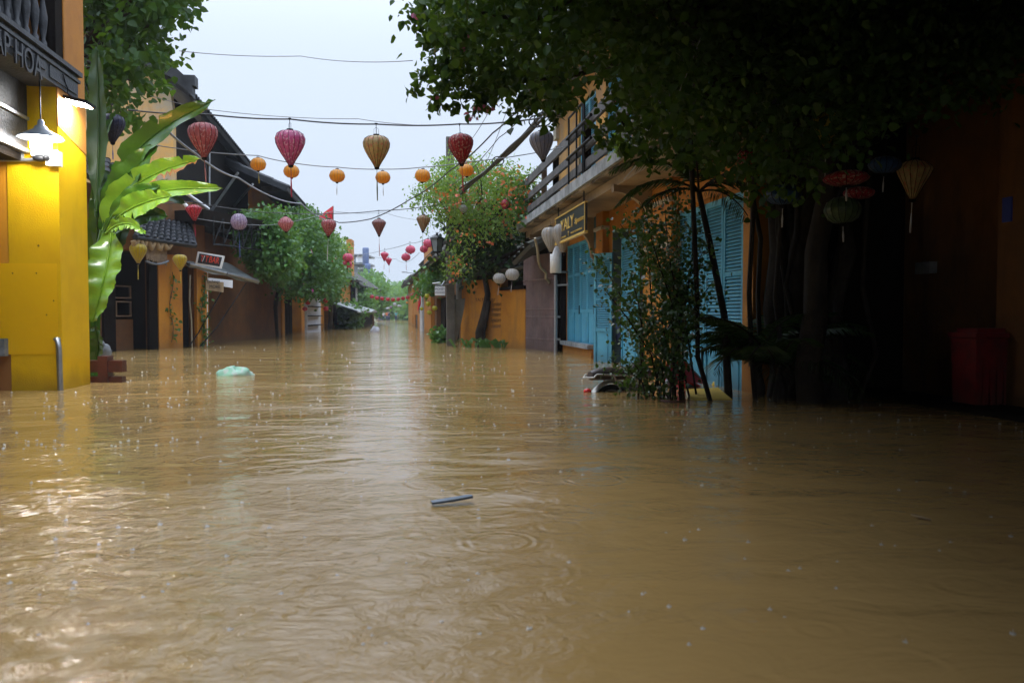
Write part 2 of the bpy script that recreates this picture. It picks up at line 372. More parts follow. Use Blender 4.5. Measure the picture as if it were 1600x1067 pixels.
def thing(name, label, cat, loc, group=None, rz=0):
    o = bpy.data.objects.new(name, None); COL.objects.link(o); o.location = tuple(map(float, loc)); o.empty_display_size = .2
    o.rotation_euler = (0, 0, rz); OFF[o.name] = np.array(loc, float) if not rz else np.zeros(3)
    return tag(o, label, cat, group)
def solo(mb, name, mat, label, cat, group=None):
    """single-mesh thing, origin moved to its base"""
    vs = np.array(mb.v); c = np.array([vs[:, 0].mean(), vs[:, 1].mean(), vs[:, 2].min()])
    mb.v = [tuple(x) for x in vs-c]; o = mb.build(name, mat); o.location = tuple(c); OFF[o.name] = c
    return tag(o, label, cat, group)
def copy_tree(o, parent=None):
    c = o.copy(); COL.objects.link(c); c.parent = parent
    for ch in [x for x in o.children]: copy_tree(ch, c)
    return c
_kids = {}
def ngon_mesh(name, V, F, mat, parent=None):
    """V (N,k,3) vertices, F list of faces in 0..k-1, same for every item"""
    N_, k, _ = V.shape; off = OFF.get(parent.name, np.zeros(3)) if parent else np.zeros(3)
    me = bpy.data.meshes.new(name); me.vertices.add(N_*k); me.vertices.foreach_set('co', (V-off).astype(np.float32).ravel())
    base = (np.arange(N_)*k)[:, None]
    loops = np.concatenate([base+np.array(f)[None, :] for f in F], 1).ravel()
    tot = np.tile([len(f) for f in F], N_); start = np.concatenate([[0], np.cumsum(tot)[:-1]])
    me.loops.add(len(loops)); me.loops.foreach_set('vertex_index', loops.astype(np.int32))
    me.polygons.add(len(tot)); me.polygons.foreach_set('loop_start', start.astype(np.int32)); me.polygons.foreach_set('loop_total', tot.astype(np.int32))
    me.update(calc_edges=True); me.validate(); me.materials.append(mat)
    o = bpy.data.objects.new(name, me); COL.objects.link(o)
    if parent: o.parent = parent; OFF[o.name] = off
    return o
LEAF = np.array([(0, 0, 0), (.40, .25, .10), (.34, .62, .10), (0, 1.05, -.03), (-.34, .62, .10), (-.40, .25, .10)])
NARROW = np.array([(0, 0, 0), (.17, .3, .04), (.15, .7, .04), (0, 1.0, -.05), (-.15, .7, .04), (-.17, .3, .04)])
LF = [(0, 1, 2, 3), (0, 3, 4, 5)]
def leaves(name, pts, size, mat, parent=None, shape=LEAF, droop=.5, var=.35):
    pts = np.asarray(pts); n = len(pts)
    d = rng.normal(size=(n, 3)); d[:, 2] -= droop*1.5; d /= np.linalg.norm(d, axis=1)[:, None]
    a = rng.normal(size=(n, 3)); a[:, 2] += .8; x = np.cross(d, a); x /= np.linalg.norm(x, axis=1)[:, None]+1e-9
    z = np.cross(x, d); s = size*(1+rng.uniform(-var, var, n))
    V = pts[:, None, :]+s[:, None, None]*(shape[None, :, 0, None]*x[:, None, :]+shape[None, :, 1, None]*d[:, None, :]+shape[None, :, 2, None]*z[:, None, :])
    return ngon_mesh(name, V, LF, mat, parent)
def in_poly(u, v, poly):
    ins = np.zeros(len(u), bool); n = len(poly)
    for i in range(n):
        x1, y1 = poly[i]; x2, y2 = poly[(i+1) % n]
        c = ((y1 > v) != (y2 > v)) & (u < (x2-x1)*(v-y1)/(y2-y1+1e-9)+x1); ins ^= c
    return ins
def cloud(poly, d0, d1, ncl, per, spread):
    """leaf clusters in the volume behind an outline; returns centres and leaf points"""
    P = np.array(poly); lo, hi = P.min(0), P.max(0); cs = []
    while len(cs) < ncl:
        u = rng.uniform(lo[0], hi[0], 400); v = rng.uniform(lo[1], hi[1], 400); k = in_poly(u, v, poly)
        for a, b in zip(u[k], v[k]):
            cs.append(D(a, b, rng.uniform(d0, d1)))
            if len(cs) >= ncl: break
    cs = np.array(cs); pts = np.repeat(cs, per, 0)+rng.normal(size=(ncl*per, 3))*spread*np.array([1, 1, .8])
    return cs, pts
def wobble(p, q, n, amp, sag=0):
    p, q = np.array(p, float), np.array(q, float); out = []
    for i in range(n+1):
        t = i/n; w = p*(1-t)+q*t+(rng.normal(size=3)*amp if 0 < i < n else 0); w = np.array(w); w[2] -= sag*4*t*(1-t); out.append(w)
    return out
def branches(mb, root, cs, k, r0=.05, amp=.08):
    for c in cs[rng.permutation(len(cs))[:k]]:
        mb.tube(wobble(root, c, 6, amp, -.1), [r0*(1-i/7)+.004 for i in range(7)], 5, False)
def text(s, size, depth, fr, a, z, d, mat, name, parent, align='LEFT', shear=0, sx_=1.0, tilt=0, mirror=1, spacing=1.0):
    cu = bpy.data.curves.new(name, 'FONT'); cu.body = s; cu.size = size; cu.extrude = depth; cu.align_x = align; cu.shear = shear; cu.space_character = spacing
    o = bpy.data.objects.new(name+'_tmp', cu); COL.objects.link(o); bpy.context.view_layer.update()
    me = bpy.data.meshes.new_from_object(o.evaluated_get(bpy.context.evaluated_depsgraph_get()))
    bpy.data.objects.remove(o); bpy.data.curves.remove(cu)
    me.name = name; off = OFF.get(parent.name, np.zeros(3)) if parent else np.zeros(3); ct, st = math.cos(tilt), math.sin(tilt)
    for v in me.vertices:
        x, y = v.co.x*sx_, v.co.y; x, y = x*ct-y*st, x*st+y*ct
        p = fr.P(a+x*mirror, d+v.co.z, z+y)-off; v.co = tuple(p)
    me.materials.clear(); me.materials.append(mat)
    b = bpy.data.objects.new(name, me); COL.objects.link(b); b.parent = parent; OFF[b.name] = off
    return b
exec_parts = []
# ================================================================ SETTING
wm_ = water_mat()
w = MB(); w.add([(-160, -30, 0), (160, -30, 0), (160, 260, 0), (-160, 260, 0)], [(0, 1, 2, 3)])
tag(w.build('water', wm_), kind='structure')
w = MB(); w.add([(-165, -35, -.9), (165, -35, -.9), (165, 270, -.9), (-165, 270, -.9)], [(0, 1, 2, 3)])
tag(w.build('ground', pmat('street_ground', (.08, .07, .06))), kind='structure')
w = MB(); vs = []; nh = 60
for i in range(nh+1):
    x = -160+320*i/nh; z = 4.5+1.5*math.sin(i*.37)+.8*math.sin(i*.9+1)
    vs += [(x, 236, -1), (x, 242, z*.55), (x, 262, z)]
w.add(vs, [(i*3+j, (i+1)*3+j, (i+1)*3+j+1, i*3+j+1) for i in range(nh) for j in range(2)], True)
tag(w.build('hills', M['green_far']), kind='structure')

# ================================================================ LEFT: YELLOW CORNER SHOP
XL = G(140, 600)[0]
yA = PX(96, 490, XL)[1]; yB = PX(139, 490, XL)[1]
FS = Fr((XL, yA), (XL, yB), None)                       # street side, s runs away from the camera
FN = Fr((XL-8, yA), (XL, yA), None)                     # face towards the camera
shop = thing('yellow_shophouse', 'yellow corner shophouse with a black carved beam over its boarded porch', 'house', (XL-3, yA, 0))
pw = yB-yA
zt = zat(G(97, 600), 158)
mb = MB(); mb.box(FN, 8-.62, 8, -pw, 0, -.9, zt); mb.build('pillar', M['yellow'], shop)
mb = MB(); mb.box(FN, 8-.62, 8.004, -pw-.004, .004, zt-1.15, zt+.02)
# unpainted upper band of the pillar, its lower edge slanting
a0 = zat(PX(96, 490, XL), 197); b0 = zat(PX(139, 490, XL), 243)
mb = MB(); p = [(XL+.006, yA-.004, a0), (XL+.006, yB, b0), (XL+.006, yB, zt), (XL+.006, yA-.004, zt)]
mb.prism(p, (-.02, 0, 0)); mb.build('upper_plaster', M['orange'], shop)
mb = MB(); mb.box(FN, 3, 8-.62, -.3, -.06, -.9, zt+4.5); mb.build('wall', M['orange'], shop)
s27, _ = FN.sz(27, 300); s92 = FN.s(92)
z250 = zat(FN.P(7, 0, 0), 250); z411 = zat(FN.P(7, 0, 0), 411); z553 = zat(FN.P(7, 0, 0), 554)
mb = MB(); mb.box(FN, 3, s92-.01, -.055, .006, z553, z411); mb.build('yellow_board', M['yellow_panel'], shop)
mb = MB(); mb.box(FN, s27+.004, s92-.03, -.055, -.004, z411+.004, z250); mb.build('yellow_board', M['yellow_panel'], shop)
mb = MB(); mb.box(FN, 3, s27, -.055, -.010, z411+.004, z250); mb.build('orange_board', M['orange_panel'], shop)
mb = MB(); mb.box(FN, FN.s(28), 8-.64, -.058, -.03, -.9, z553-.004); mb.build('orange_board', M['orange_panel'], shop)
mb = MB(); mb.box(FN, 3, FN.s(28)-.004, -.058, -.02, -.9, z553-.004); mb.build('brown_board', pmat('rust_board', (.30, .12, .03), (.2, .08, .02), .6), shop)
mb = MB()
for q in ((57, 427), (8, 530), (73, 492), (60, 384), (84, 470), (20, 427)):
    mb = MB(); mb.ell(FN.at(q[0], q[1]), (.012, .012, .012), 6, 4); mb.build('screw', M['black'], shop)
mb = MB(); mb.box(FN, 7.1-.9, FN.s(13), .02, .12, zat(FN.P(7, 0, 0), 556), zat(FN.P(7, 0, 0), 529)); mb.build('grey_box', M['stone'], shop)
mb = MB(); mb.tube([FN.at(95, 617, .05), FN.at(92, 545, .05), FN.at(90, 530, .04), FN.at(86, 530, -.05)], .035, 10); mb.build('drain_pipe', M['metal'], shop)
# hanging black board inside the porch
s50 = FN.s(50); Xd = FN.P(s50, 0, 0)[0]
zb = zat((Xd, yA), 241)
mb = MB(); mb.wbox(Xd-.05, Xd, -1.5, yA-.02, zb, zb+2.3); mb.build('shutter_board', M['blackboard'], shop)
mb = MB(); mb.wbox(Xd, Xd+.035, -1.5, yA-.03, zb, zb+.05); mb.wbox(Xd, Xd+.03, -1.5, yA-.03, zb+.42, zb+.46); mb.build('shutter_rail', M['metal'], shop)
mb = MB(); mb.wbox(XL-3.5, Xd-.06, -1.5, yA-.08, zb-.1, zb+.0); mb.build('porch_lining', M['darkwood'], shop)
# sign beam over the street
Xb = XL+.02; ye = PX(122, 150, Xb)[1]
zbt = zat((Xb, ye), 158); ztp = zat((Xb, ye), 121)
mb = MB(); mb.wbox(XL-.35, Xb, -14, ye, zbt+.01, ztp); mb.build('sign_beam', M['blackboard'], shop)
mb = MB(); mb.wbox(XL-.42, Xb+.05, -2, ye+.04, ztp, ztp+.06); mb.wbox(XL-.4, Xb+.03, -2, ye+.02, ztp-.09, ztp-.05); mb.build('beam_cap', M['blackboard'], shop)
yj = PX(70, 120, Xb)[1]
FB_ = Fr((Xb, 0), (Xb, 10)); FB_ = Fr((Xb, 0), (Xb, 10), None)
mb = MB(); mb.wbox(Xb, Xb+.02, -2, yj, zbt+.10, ztp-.12); mb.wbox(Xb, Xb+.015, yj+.12, ye-.05, zbt+.06, ztp-.11); mb.build('sign_board', M['blackboard'], shop)
yt = PX(60, 128, Xb)[1]; zl0 = zat((Xb, yt), 126)
text('TAP HOA', .40, .012, FB_, yt, zl0, .035, M['letter'], 'lettering', shop, 'RIGHT', sx_=.8)
mb = MB(); yt2 = yt
# balcony over the beam
mb = MB(); zz = ztp+.06; zr = zz+1.35
yq = PX(79, 60, XL-.12)[1]
for i in range(16):
    y = yq-.22-i*.24
    prof = [(.045, 0), (.045, .16), (.025, .2), (.05, .36), (.06, .48), (.03, .66), (.022, .72), (.035, .76), (.022, .82), (.05, 1.0), (.045, 1.2), (.045, 1.35)]
    mb.lathe(prof, (XL-.12, y, zz), 8)
    if i < 9:
        mb.build('baluster', M['blackboard'], shop)
    mb = MB()
mb = MB(); mb.wbox(XL-.2, XL-.02, yq-.1, PX(100, 60, XL-.02)[1], zz, zz+3.4); mb.build('balcony_post', M['darkwood'], shop)
mb = MB(); mb.wbox(XL-.19, XL-.05, -2, yq-.1, zr, zr+.1); mb.build('balcony_rail', M['blackboard'], shop)
mb = MB(); mb.wbox(XL-.6, XL-.004, PX(100, 60, XL)[1]+.01, yB, ztp-.5, ztp+5); mb.build('upper_pillar', M['orange'], shop)
mb = MB(); mb.wbox(XL-3.6, XL-3.4, -14, yA, zz, zz+3.6); mb.wbox(XL-3.6, XL-.6, yA+.25, yA+.4, zz, zz+3.6); mb.build('upper_wall', M['orange'], shop)
mb = MB(); mb.wbox(XL-4, XL-.4, -14, yA+.2, ztp-.15, ztp-.02); mb.build('floor_slab', M['darkwood'], shop)
mb = MB(); mb.wbox(XL-5, XL+.25, -14, yB+.3, zz+3.62, zz+3.8); mb.build('roof', M['tile'], shop)  # shop carried back behind the camera, unseen, to cut light on the water
mb = MB(); mb.wbox(XL-4.2, XL-4, -14, yA, -.9, zz+3.6); mb.build('back_wall', M['ochre_dark'], shop)
# ---- pendant lamp
pl = D(62, 205, 0); 
lp = FN.at(64, 215, .42)
lamp = thing('pendant_lamp', 'lit pendant lamp with a grey cone shade in the yellow shop porch', 'lamp', lp)
mb = MB(); mb.lathe([(.02, .22), (.035, .2), (.04, .15), (.07, .13), (.08, .10), (.26, .0), (.27, -.015), (.255, -.01), (.08, .085)], lp, 24); mb.build('lamp_shade', M['lampgrey'], lamp)
mb = MB(); mb.lathe([(.0, .04), (.10, .04), (.115, .0), (.115, -.11), (.10, -.135), (0, -.14)], lp-np.array([0, 0, .03]), 20); mb.build('bulb', M['bulb'], lamp)
mb = MB(); mb.tube([lp+[0, 0, .2], lp+[0, 0, .75]], .008, 6); mb.build('cord', M['black'], lamp)
def point(name, loc, e, r, parent, color=(1, 1, 1)):
    l = bpy.data.lights.new(name, 'POINT'); l.energy = e; l.shadow_soft_size = r; l.color = color
    o = bpy.data.objects.new(name, l); COL.objects.link(o); o.location = tuple(np.array(loc)-OFF[parent.name]); o.parent = parent; return o
point('lamp_light', lp-np.array([0, 0, .30]), 1.5, .10, lamp, (1, .96, .9))
# ---- camera / emergency light box under the lamp
cp = FN.at(80, 250, .02)
cb = thing('security_light', 'small white twin head emergency light fixed beside the yellow pillar', 'light', cp)
mb = MB(); mb.wbox(cp[0]-.02, cp[0]+.13, cp[1]-.12, cp[1]+.02, cp[2]-.09, cp[2]+.10); mb.wbox(cp[0]-.2, cp[0]-.02, cp[1]-.10, cp[1], cp[2]+.03, cp[2]+.09); mb.build('housing', M['white'], cb)
mb = MB(); mb.ell(cp+[-.09, -.12, -.005], (.085, .06, .045), 12, 8); mb.ell(cp+[.0, -.14, .0], (.04, .05, .04), 10, 6); mb.build('lamp_head', M['black'], cb)
mb = MB(); q0 = FN.at(-60, 250, .06); mb.tube([q0, FN.at(66, 250, .06)], .025, 8); mb.tube([FN.at(34, 250, .06), FN.at(34, 241, .02)], .03, 8)
solo(mb, 'conduit_pipe', M['metal'], 'grey metal conduit running along the top of the yellow boards', 'pipe')
# ---- flood light
fp = D(123, 161, 12.0); fp[0] = XL+.14; fp = PX(124, 160, XL+.16)
fl = thing('flood_light', 'square white floodlight glowing on the street side of the yellow pillar', 'floodlight', fp)
mt = Matrix.Rotation(R(25), 3, 'Y')
mb = MB(); mb.cbox(fp, .30, .32, .045, ry=R(12)); mb.build('housing', M['black'], fl)
mb = MB(); mb.cbox(fp-np.array([.005, 0, .028]), .25, .26, .012, ry=R(12)); mb.build('glass_panel', M['led'], fl)
mb = MB(); mb.tube(wobble(fp+[-.1, 0, .02], (XL+.03, fp[1]-.25, ztp-.03), 8, .015), .008, 5); mb.tube([fp+[-.1, 0, .02], (XL, fp[1], fp[2]+.02)], .015, 6); mb.build('cable', M['black'], fl)
al = bpy.data.lights.new('flood_beam', 'SPOT'); al.energy = 20; al.spot_size = R(110); al.spot_blend = .6; al.shadow_soft_size = .1
ao = bpy.data.objects.new('flood_beam', al); COL.objects.link(ao); ao.parent = fl; ao.location = (0, 0, -.06)
ao.rotation_euler = Vector((.5, .15, 1)).to_track_quat('Z', 'Y').to_euler()

# ================================================================ wooden rail, lion, leaves by the shop
bp_ = G(163, 597); dB = (bp_-CAM)@FV
rl = thing('wooden_rail', 'dark red wooden rail half drowned beside the yellow pillar', 'railing', bp_)
FRl = Fr(G(135, 597), G(194, 597))
mb = MB(); mb.box(FRl, FRl.s(156), FRl.s(171), -.09, .09, -.9, zat(bp_, 556)); mb.build('post', M['redwood'], rl)
mb = MB(); mb.box(FRl, -.5, FRl.s(193), -.07, .07, zat(bp_, 581), zat(bp_, 563)); mb.build('rail', M['redwood'], rl)
mb = MB(); mb.box(FRl, -.5, FRl.s(192), -.06, .06, -.03, zat(bp_, 588)); mb.build('rail', M['redwood'], rl)
lg = G(150, 586)
ln = MB()
zl = lambda v: zat(lg, v)
for c, r_ in (((0, 0, .25), (.16, .2, .28)), ((0, -.05, .52), (.15, .16, .16)), ((0, -.2, .5), (.08, .1, .08)), ((-.1, -.02, .64), (.05, .05, .06)), ((.1, -.02, .64), (.05, .05, .06)), ((-.1, -.16, .1), (.06, .08, .22)), ((.1, -.16, .1), (.06, .08, .22)), ((.13, .05, .5), (.09, .14, .15)), ((-.13, .05, .5), (.09, .14, .15)), ((0, .1, -.2), (.3, .3, .25))):
    ln.ell(np.array(lg)+np.array(c)+[0, 0, -.14], r_, 12, 8, jit=.05)
solo(ln, 'lion_statue', M['stone'], 'grey stone lion statue behind the red wooden rail', 'statue')

def banana_leaf(mb, path, width, seed=0, tear=.0, fold=.35, tip=.9, edge=None, base=.25):
    """path: [(u,v,depth)], width in metres; V section, wavy edges, optional tears; edge: builder for a withered rim"""
    rr = random.Random(seed); P = [D(*q) for q in path]
    n = 46; pts = []
    for i in range(n+1):                 # Catmull-Rom through the control points
        t = i/n*(len(P)-1); k = min(int(t), len(P)-2); f = t-k
        p0, p1, p2, p3 = P[max(k-1, 0)], P[k], P[k+1], P[min(k+2, len(P)-1)]
        pts.append(.5*((2*p1)+(-p0+p2)*f+(2*p0-5*p1+4*p2-p3)*f*f+(-p0+3*p1-3*p2+p3)*f**3))
    view = FV; rows = []
    for i, p in enumerate(pts):
        t = pts[min(i+1, n)]-pts[max(i-1, 0)]; t /= np.linalg.norm(t)
        s = np.cross(t, view); s /= np.linalg.norm(s)+1e-9; nn = np.cross(s, t)
        f = i/n; wd = width*.5*(math.sin(math.pi*min(1, (f*.93+.05))**.75))**.65 if f > base*0 else .01
        if f < base: wd *= (f/base)**1.2*.95+.05
        if f > .97: wd *= .3
        row = []; nk = [(.38 if rr.random() < tear*.35 and i > n*.25 else 1) for _ in (0, 1)]
        for a in (-1, -.55, -.12, 0, .12, .55, 1):
            wv = .07*width*math.sin(i*.75+a*2+seed)*abs(a)
            a = a*(nk[0] if a < -.5 else nk[1] if a > .5 else 1); row.append(p+s*a*wd*(1+rr.uniform(-.05, .05)*abs(a))-nn*(fold*abs(a)*wd)+nn*wv+(nn*(.012) if abs(a) < .2 else 0))
        rows.append(row)
    vs = [q for r_ in rows for q in r_]
    fs = []; fe = []
    for i in range(n):
        for j in range(6):
            q = (i*7+j, i*7+j+1, (i+1)*7+j+1, (i+1)*7+j)
            (fe if edge is not None and j == 0 and i > n*.4 else fs).append(q)
    mb.add(vs, fs, True)
    if edge is not None: edge.add(vs, fe, True)
    mb.tube(pts, [.018*(1-.7*i/n) for i in range(n+1)], 6)
bn = thing('banana_plant', 'tall broad leaved banana plant spreading its glossy leaves beside the yellow pillar', 'plant', G(150, 592))
d0 = 12.1; pxm = d0/FP
LV = [([(150, 330, 12.2), (154, 200, 12.2), (150, 74, 12.3)], 30, 'ban3', 0, .35),
      ([(160, 400, 12.4), (176, 300, 12.4), (205, 245, 12.2), (262, 195, 11.9), (336, 156, 11.6)], 40, 'ban1', .35, .55),
      ([(160, 400, 12.5), (172, 330, 12.4), (205, 270, 12.2), (245, 228, 12.0)], 44, 'ban1', 0, .5),
      ([(160, 360, 12.4), (190, 305, 12.3), (250, 268, 12.0), (312, 248, 11.8)], 36, 'ban2', .4, .2),
      ([(165, 370, 12.3), (200, 320, 12.1), (262, 297, 11.8), (347, 294, 11.5)], 30, 'ban2', 0, .4),
      ([(170, 350, 12.1), (200, 328, 11.9), (236, 313, 11.8), (268, 306, 11.6)], 34, 'ban2', .1, .4),
      ([(160, 380, 12.3), (195, 348, 12.1), (232, 335, 12), (262, 338, 11.9)], 30, 'ban1', 0, .5),
      ([(174, 352, 12.2), (169, 402, 12.1), (158, 452, 12), (144, 503, 12)], 46, 'ban2', 0, .25),
      ([(172, 345, 12.5), (186, 345, 12.4), (186, 372, 12.4), (172, 402, 12.4)], 32, 'ban3', 0, .4),
      ([(146, 470, 12.7), (150, 400, 12.7), (152, 330, 12.6), (150, 262, 12.6)], 26, 'ban1', 0, .4),
      ([(145, 590, 12.3), (152, 545, 12.2), (151, 528, 12.1), (147, 508, 12.1)], 22, 'ban1', 0, .35),
      ([(160, 390, 12.6), (200, 330, 12.9), (240, 300, 13.1), (290, 318, 13.2)], 26, 'ban3', 0, .4),
      ([(150, 420, 12.6), (158, 350, 12.7), (182, 300, 12.9), (215, 262, 13.0)], 34, 'ban3', 0, .4),
      ([(155, 380, 12.2), (180, 330, 12.0), (215, 300, 11.9), (250, 290, 11.8)], 20, 'ban1', .3, .45),
      ([(158, 400, 12.7), (178, 350, 12.8), (212, 310, 12.9), (262, 280, 13.0)], 22, 'ban2', .5, .5),
      ([(150, 340, 12.5), (150, 270, 12.5), (160, 215, 12.6), (180, 175, 12.6)], 18, 'ban1', .3, .4),
      ([(165, 365, 12.0), (182, 352, 11.9), (205, 350, 11.8), (228, 366, 11.7)], 18, 'ban2', .3, .3),
      ([(150, 330, 12.9), (162, 290, 13), (190, 262, 13.1), (232, 250, 13.2)], 24, 'ban3', .3, .4)]
for i, (pth, wpx, mt_, tear, bs) in enumerate(LV):
    m1 = MB(); ed = MB() if mt_ == 'ban2' and tear > .3 else None
    banana_leaf(m1, pth, wpx*pxm*1.12, i*3+1, tear, base=bs, edge=ed)
    lo = m1.build('leaf', M[mt_], bn)
    if ed is not None and ed.f: ed.build('withered_edge', M['banbrown'], lo)
m1 = MB()
for k in range(6):
    q = rng.normal(size=3)*.05; m1.tube([G(148, 592)+q*[1, 1, 0]-[0, 0, .6], D(146+k, 500, 12.5)+q, D(150+2*k, 420, 12.4)+q, D(158+k*2, 360, 12.3)], [.05, .04, .03, .02], 8)
m1.build('stem', M['ban1'], bn)

# ================================================================ LEFT TREE (broad leaves, top left)
tl = thing('broad_leaf_tree', 'dark broad leaved tree hanging over the left side behind the yellow shop', 'tree', D(90, 560, 15)*[1, 1, 0])
PT = [(120, -120), (330, -120), (302, 5), (300, 22), (268, 30), (240, 48), (262, 70), (280, 92), (262, 103), (240, 104), (245, 118), (258, 132), (244, 148), (222, 128), (205, 140), (214, 165), (206, 186), (186, 196), (160, 186), (130, 150)]
cs, pts = cloud(PT, 13.6, 17.5, 330, 16, .17)
leaves('crown', pts, .155, M['green_tree'], tl)
mb = MB(); rt = tl.location; rt = np.array(rt)
mb.tube([rt+[0, 0, -.9], rt+[.1, 0, 3], rt+[.3, -.1, 6]], [.2, .16, .12], 8); branches(mb, rt+np.array([.3, -.1, 5.5]), cs, 40, .05); mb.build('trunk', M['bark'], tl)

# ================================================================ HOUSE 2: weathered gable house with the bar
A2, B2 = G(150, 551), G(322, 541)
F2 = Fr(A2, B2)
h2 = thing('gable_house', 'weathered yellow gable house with dark tiled roof above the bar', 'house', A2)
z2 = F2.sz(243, 395)[1]
mb = MB(); mb.panel(F2, -3, F2.L, -.9, z2+1.6, -.35, 0, [(F2.s(172), F2.s(243), -1, z2), (F2.s(281), F2.s(303), -1, F2.sz(290, 440)[1]+.45), (-3, F2.s(150), -1, z2)])
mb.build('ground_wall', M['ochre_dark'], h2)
mb = MB(); mb.box(F2, F2.s(243), F2.s(280), 0, .12, -.9, z2-.02); mb.build('pillar', M['ochre'], h2)
mb = MB(); mb.box(F2, F2.s(304), F2.s(322), 0, .10, -.9, z2-.15); mb.build('pillar', M['ochre'], h2)
mb = MB(); mb.box(F2, F2.s(158), F2.s(176), .01, .1, -.9, z2); mb.box(F2, F2.s(229), F2.s(242), .01, .1, -.9, z2); mb.build('door_frame', M['darkwood'], h2)
# inside the open front
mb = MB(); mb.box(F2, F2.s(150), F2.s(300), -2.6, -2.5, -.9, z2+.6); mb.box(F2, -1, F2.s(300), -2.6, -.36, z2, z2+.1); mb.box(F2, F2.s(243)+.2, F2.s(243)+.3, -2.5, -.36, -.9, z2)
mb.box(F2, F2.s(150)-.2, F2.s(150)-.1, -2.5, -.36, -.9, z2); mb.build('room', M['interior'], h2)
mb = MB(); mb.box(F2, F2.s(178), F2.s(226), -.5, -.4, -.9, F2.sz(200, 499)[1]); mb.build('low_wall', M['ochre_dark'], h2)
mb = MB(); z_a = F2.sz(200, 497)[1]
for (u0, u1, v0, v1) in ((179, 197, 470, 495), (200, 224, 470, 495), (179, 192, 448, 467), (195, 224, 445, 466)):
    mb.panel(F2, F2.s(u0), F2.s(u1), F2.sz(u0, v1)[1], F2.sz(u0, v0)[1], -.45, -.40, [(F2.s(u0)+.04, F2.s(u1)-.04, F2.sz(u0, v1)[1]+.04, F2.sz(u0, v0)[1]-.04)])
mb.build('lattice', M['postwood'], h2)
mb = MB(); mb.box(F2, F2.s(281), F2.s(303), -.3, -.2, -.9, z2); mb.build('door', M['darkwood'], h2)
mb = MB(); mb.tube([F2.at(297, 430, .03), F2.at(296, 470, .05), F2.at(299, 500, .05), F2.at(300, 545, .05)], .025, 6); mb.build('hose', M['bamboo'], h2)
mb = MB(); mb.tube([F2.at(323.5, 425, .08), F2.at(323, 542, .08)], .03, 8); mb.build('white_pipe', M['white'], h2)
# upper storey: gable wall towards the camera and a dark street side under the deep eave
yg = 24.6; Xg = PY(270, 300, yg)[0]
zE = 1+5.85
pr = [PY(270, 166, yg), PY(286, 132, yg), PY(272, 118, yg), PY(243, 104, yg)]
base = pr[0].copy(); Xw = pr[0][0]
sl_ = (pr[3][2]-pr[1][2])/(pr[1][0]-pr[3][0])
xr = Xw-4.5
mb = MB(); g = [(Xw, yg, 2.9), (Xw, yg, pr[0][2]-.15), (pr[2][0]-.12, yg, pr[2][2]-.42), (pr[3][0]-.1, yg, pr[3][2]-.30), (xr, yg, pr[3][2]+sl_*(pr[3][0]-xr)-.3), (xr-4.5, yg, pr[1][2]-.3), (xr-4.5, yg, 2.9)]
mb.prism([np.array(q) for q in g], (0, .3, 0)); mb.build('gable_wall', M['gable'], h2)
mb = MB(); zr_ = pr[3][2]+sl_*(pr[3][0]-xr)
yend = 36.5
ex = PY(289, 138, yg-.5)
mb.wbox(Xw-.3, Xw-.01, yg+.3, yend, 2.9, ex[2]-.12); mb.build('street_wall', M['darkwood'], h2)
mb = MB(); mb.tiles((ex[0]+.15, yg-.35, ex[2]-.1), (ex[0]+.15, yend+.3, ex[2]-.55), (xr, yg-.35, zr_+.15), (xr, yend+.3, zr_+.15), .26, .05, .12, 12)
mb.tiles((xr-5, yg-.3, pr[1][2]-.2), (xr-5, yend, pr[1][2]-.2), (xr-.01, yg-.3, zr_+.1), (xr-.01, yend, zr_+.1), .3, .05, .1, 6)
rf = mb.build('roof', M['tile'], h2)
mb = MB(); q = [np.array((ex[0]+.2, yg-.5, ex[2]-.05)), np.array((pr[2][0], yg-.5, pr[2][2]+.02)), np.array((pr[3][0], yg-.5, pr[3][2])), np.array((xr, yg-.5, zr_))]
for a, b in zip(q[:-1], q[1:]): mb.prism([a+[0, 0, -.18], b+[0, 0, -.18], b+[0, 0, .22], a+[0, 0, .22]], (0, .35, 0))
mb.cbox(q[0]+[-.1, .2, .28], .34, .4, .3); mb.build('ridge_trim', M['tile'], rf)
mb = MB()
for (ua, va, ub, vb) in ((330, 330, 372, 270), (366, 322, 395, 288)):
    a = PX(ua, va, Xw+.05); b = PX(ub, vb, Xw+1.0); mb = MB(); mb.tube([a, b], .05, 6); mb.build('eave_brace', M['metal'], h2)
mb = MB(); mb.tube([PX(327, 235, Xw+.25), PX(327, 322, Xw+.25)], .035, 6); mb.build('down_pipe', M['metal'], h2)
mb = MB(); a = PX(262, 296, Xw+.3); b = PX(292, 325, Xw+.6)
mb.tube([PX(282, 296, Xw+.4), PX(326, 327, Xw+.9)], .05, 6); mb.build('gutter', M['white'], h2); mb = MB(); mb.tube([PX(268, 300, Xw+.4), PX(300, 330, Xw+.9)], .05, 6); mb.build('gutter', M['white'], h2)
# lower tiled pent roof behind the banana plant
e0, e1 = F2.at(120, 262, .9), F2.at(214, 330, .9); r0_, r1_ = F2.at(128, 222, 0), F2.at(212, 285, 0)
mb = MB(); mb.tiles(e0, e1, r0_, r1_, .24, .05, .08, 6); mb.build('pent_roof', M['tile'], h2)
e0, e1 = F2.at(212, 371, 1.0), F2.at(304, 384, 1.0); r0_, r1_ = F2.at(226, 340, .1), F2.at(296, 352, .1)
mb = MB(); mb.tiles(e0, e1, r0_, r1_, .22, .055, .09, 6); mb.tube([e0+[0, 0, .0], e1], .06, 8); mb.tube([r0_, e0], .08, 8); mb.tube([r1_, e1], .08, 8); mb.build('entrance_roof', M['tile'], h2)
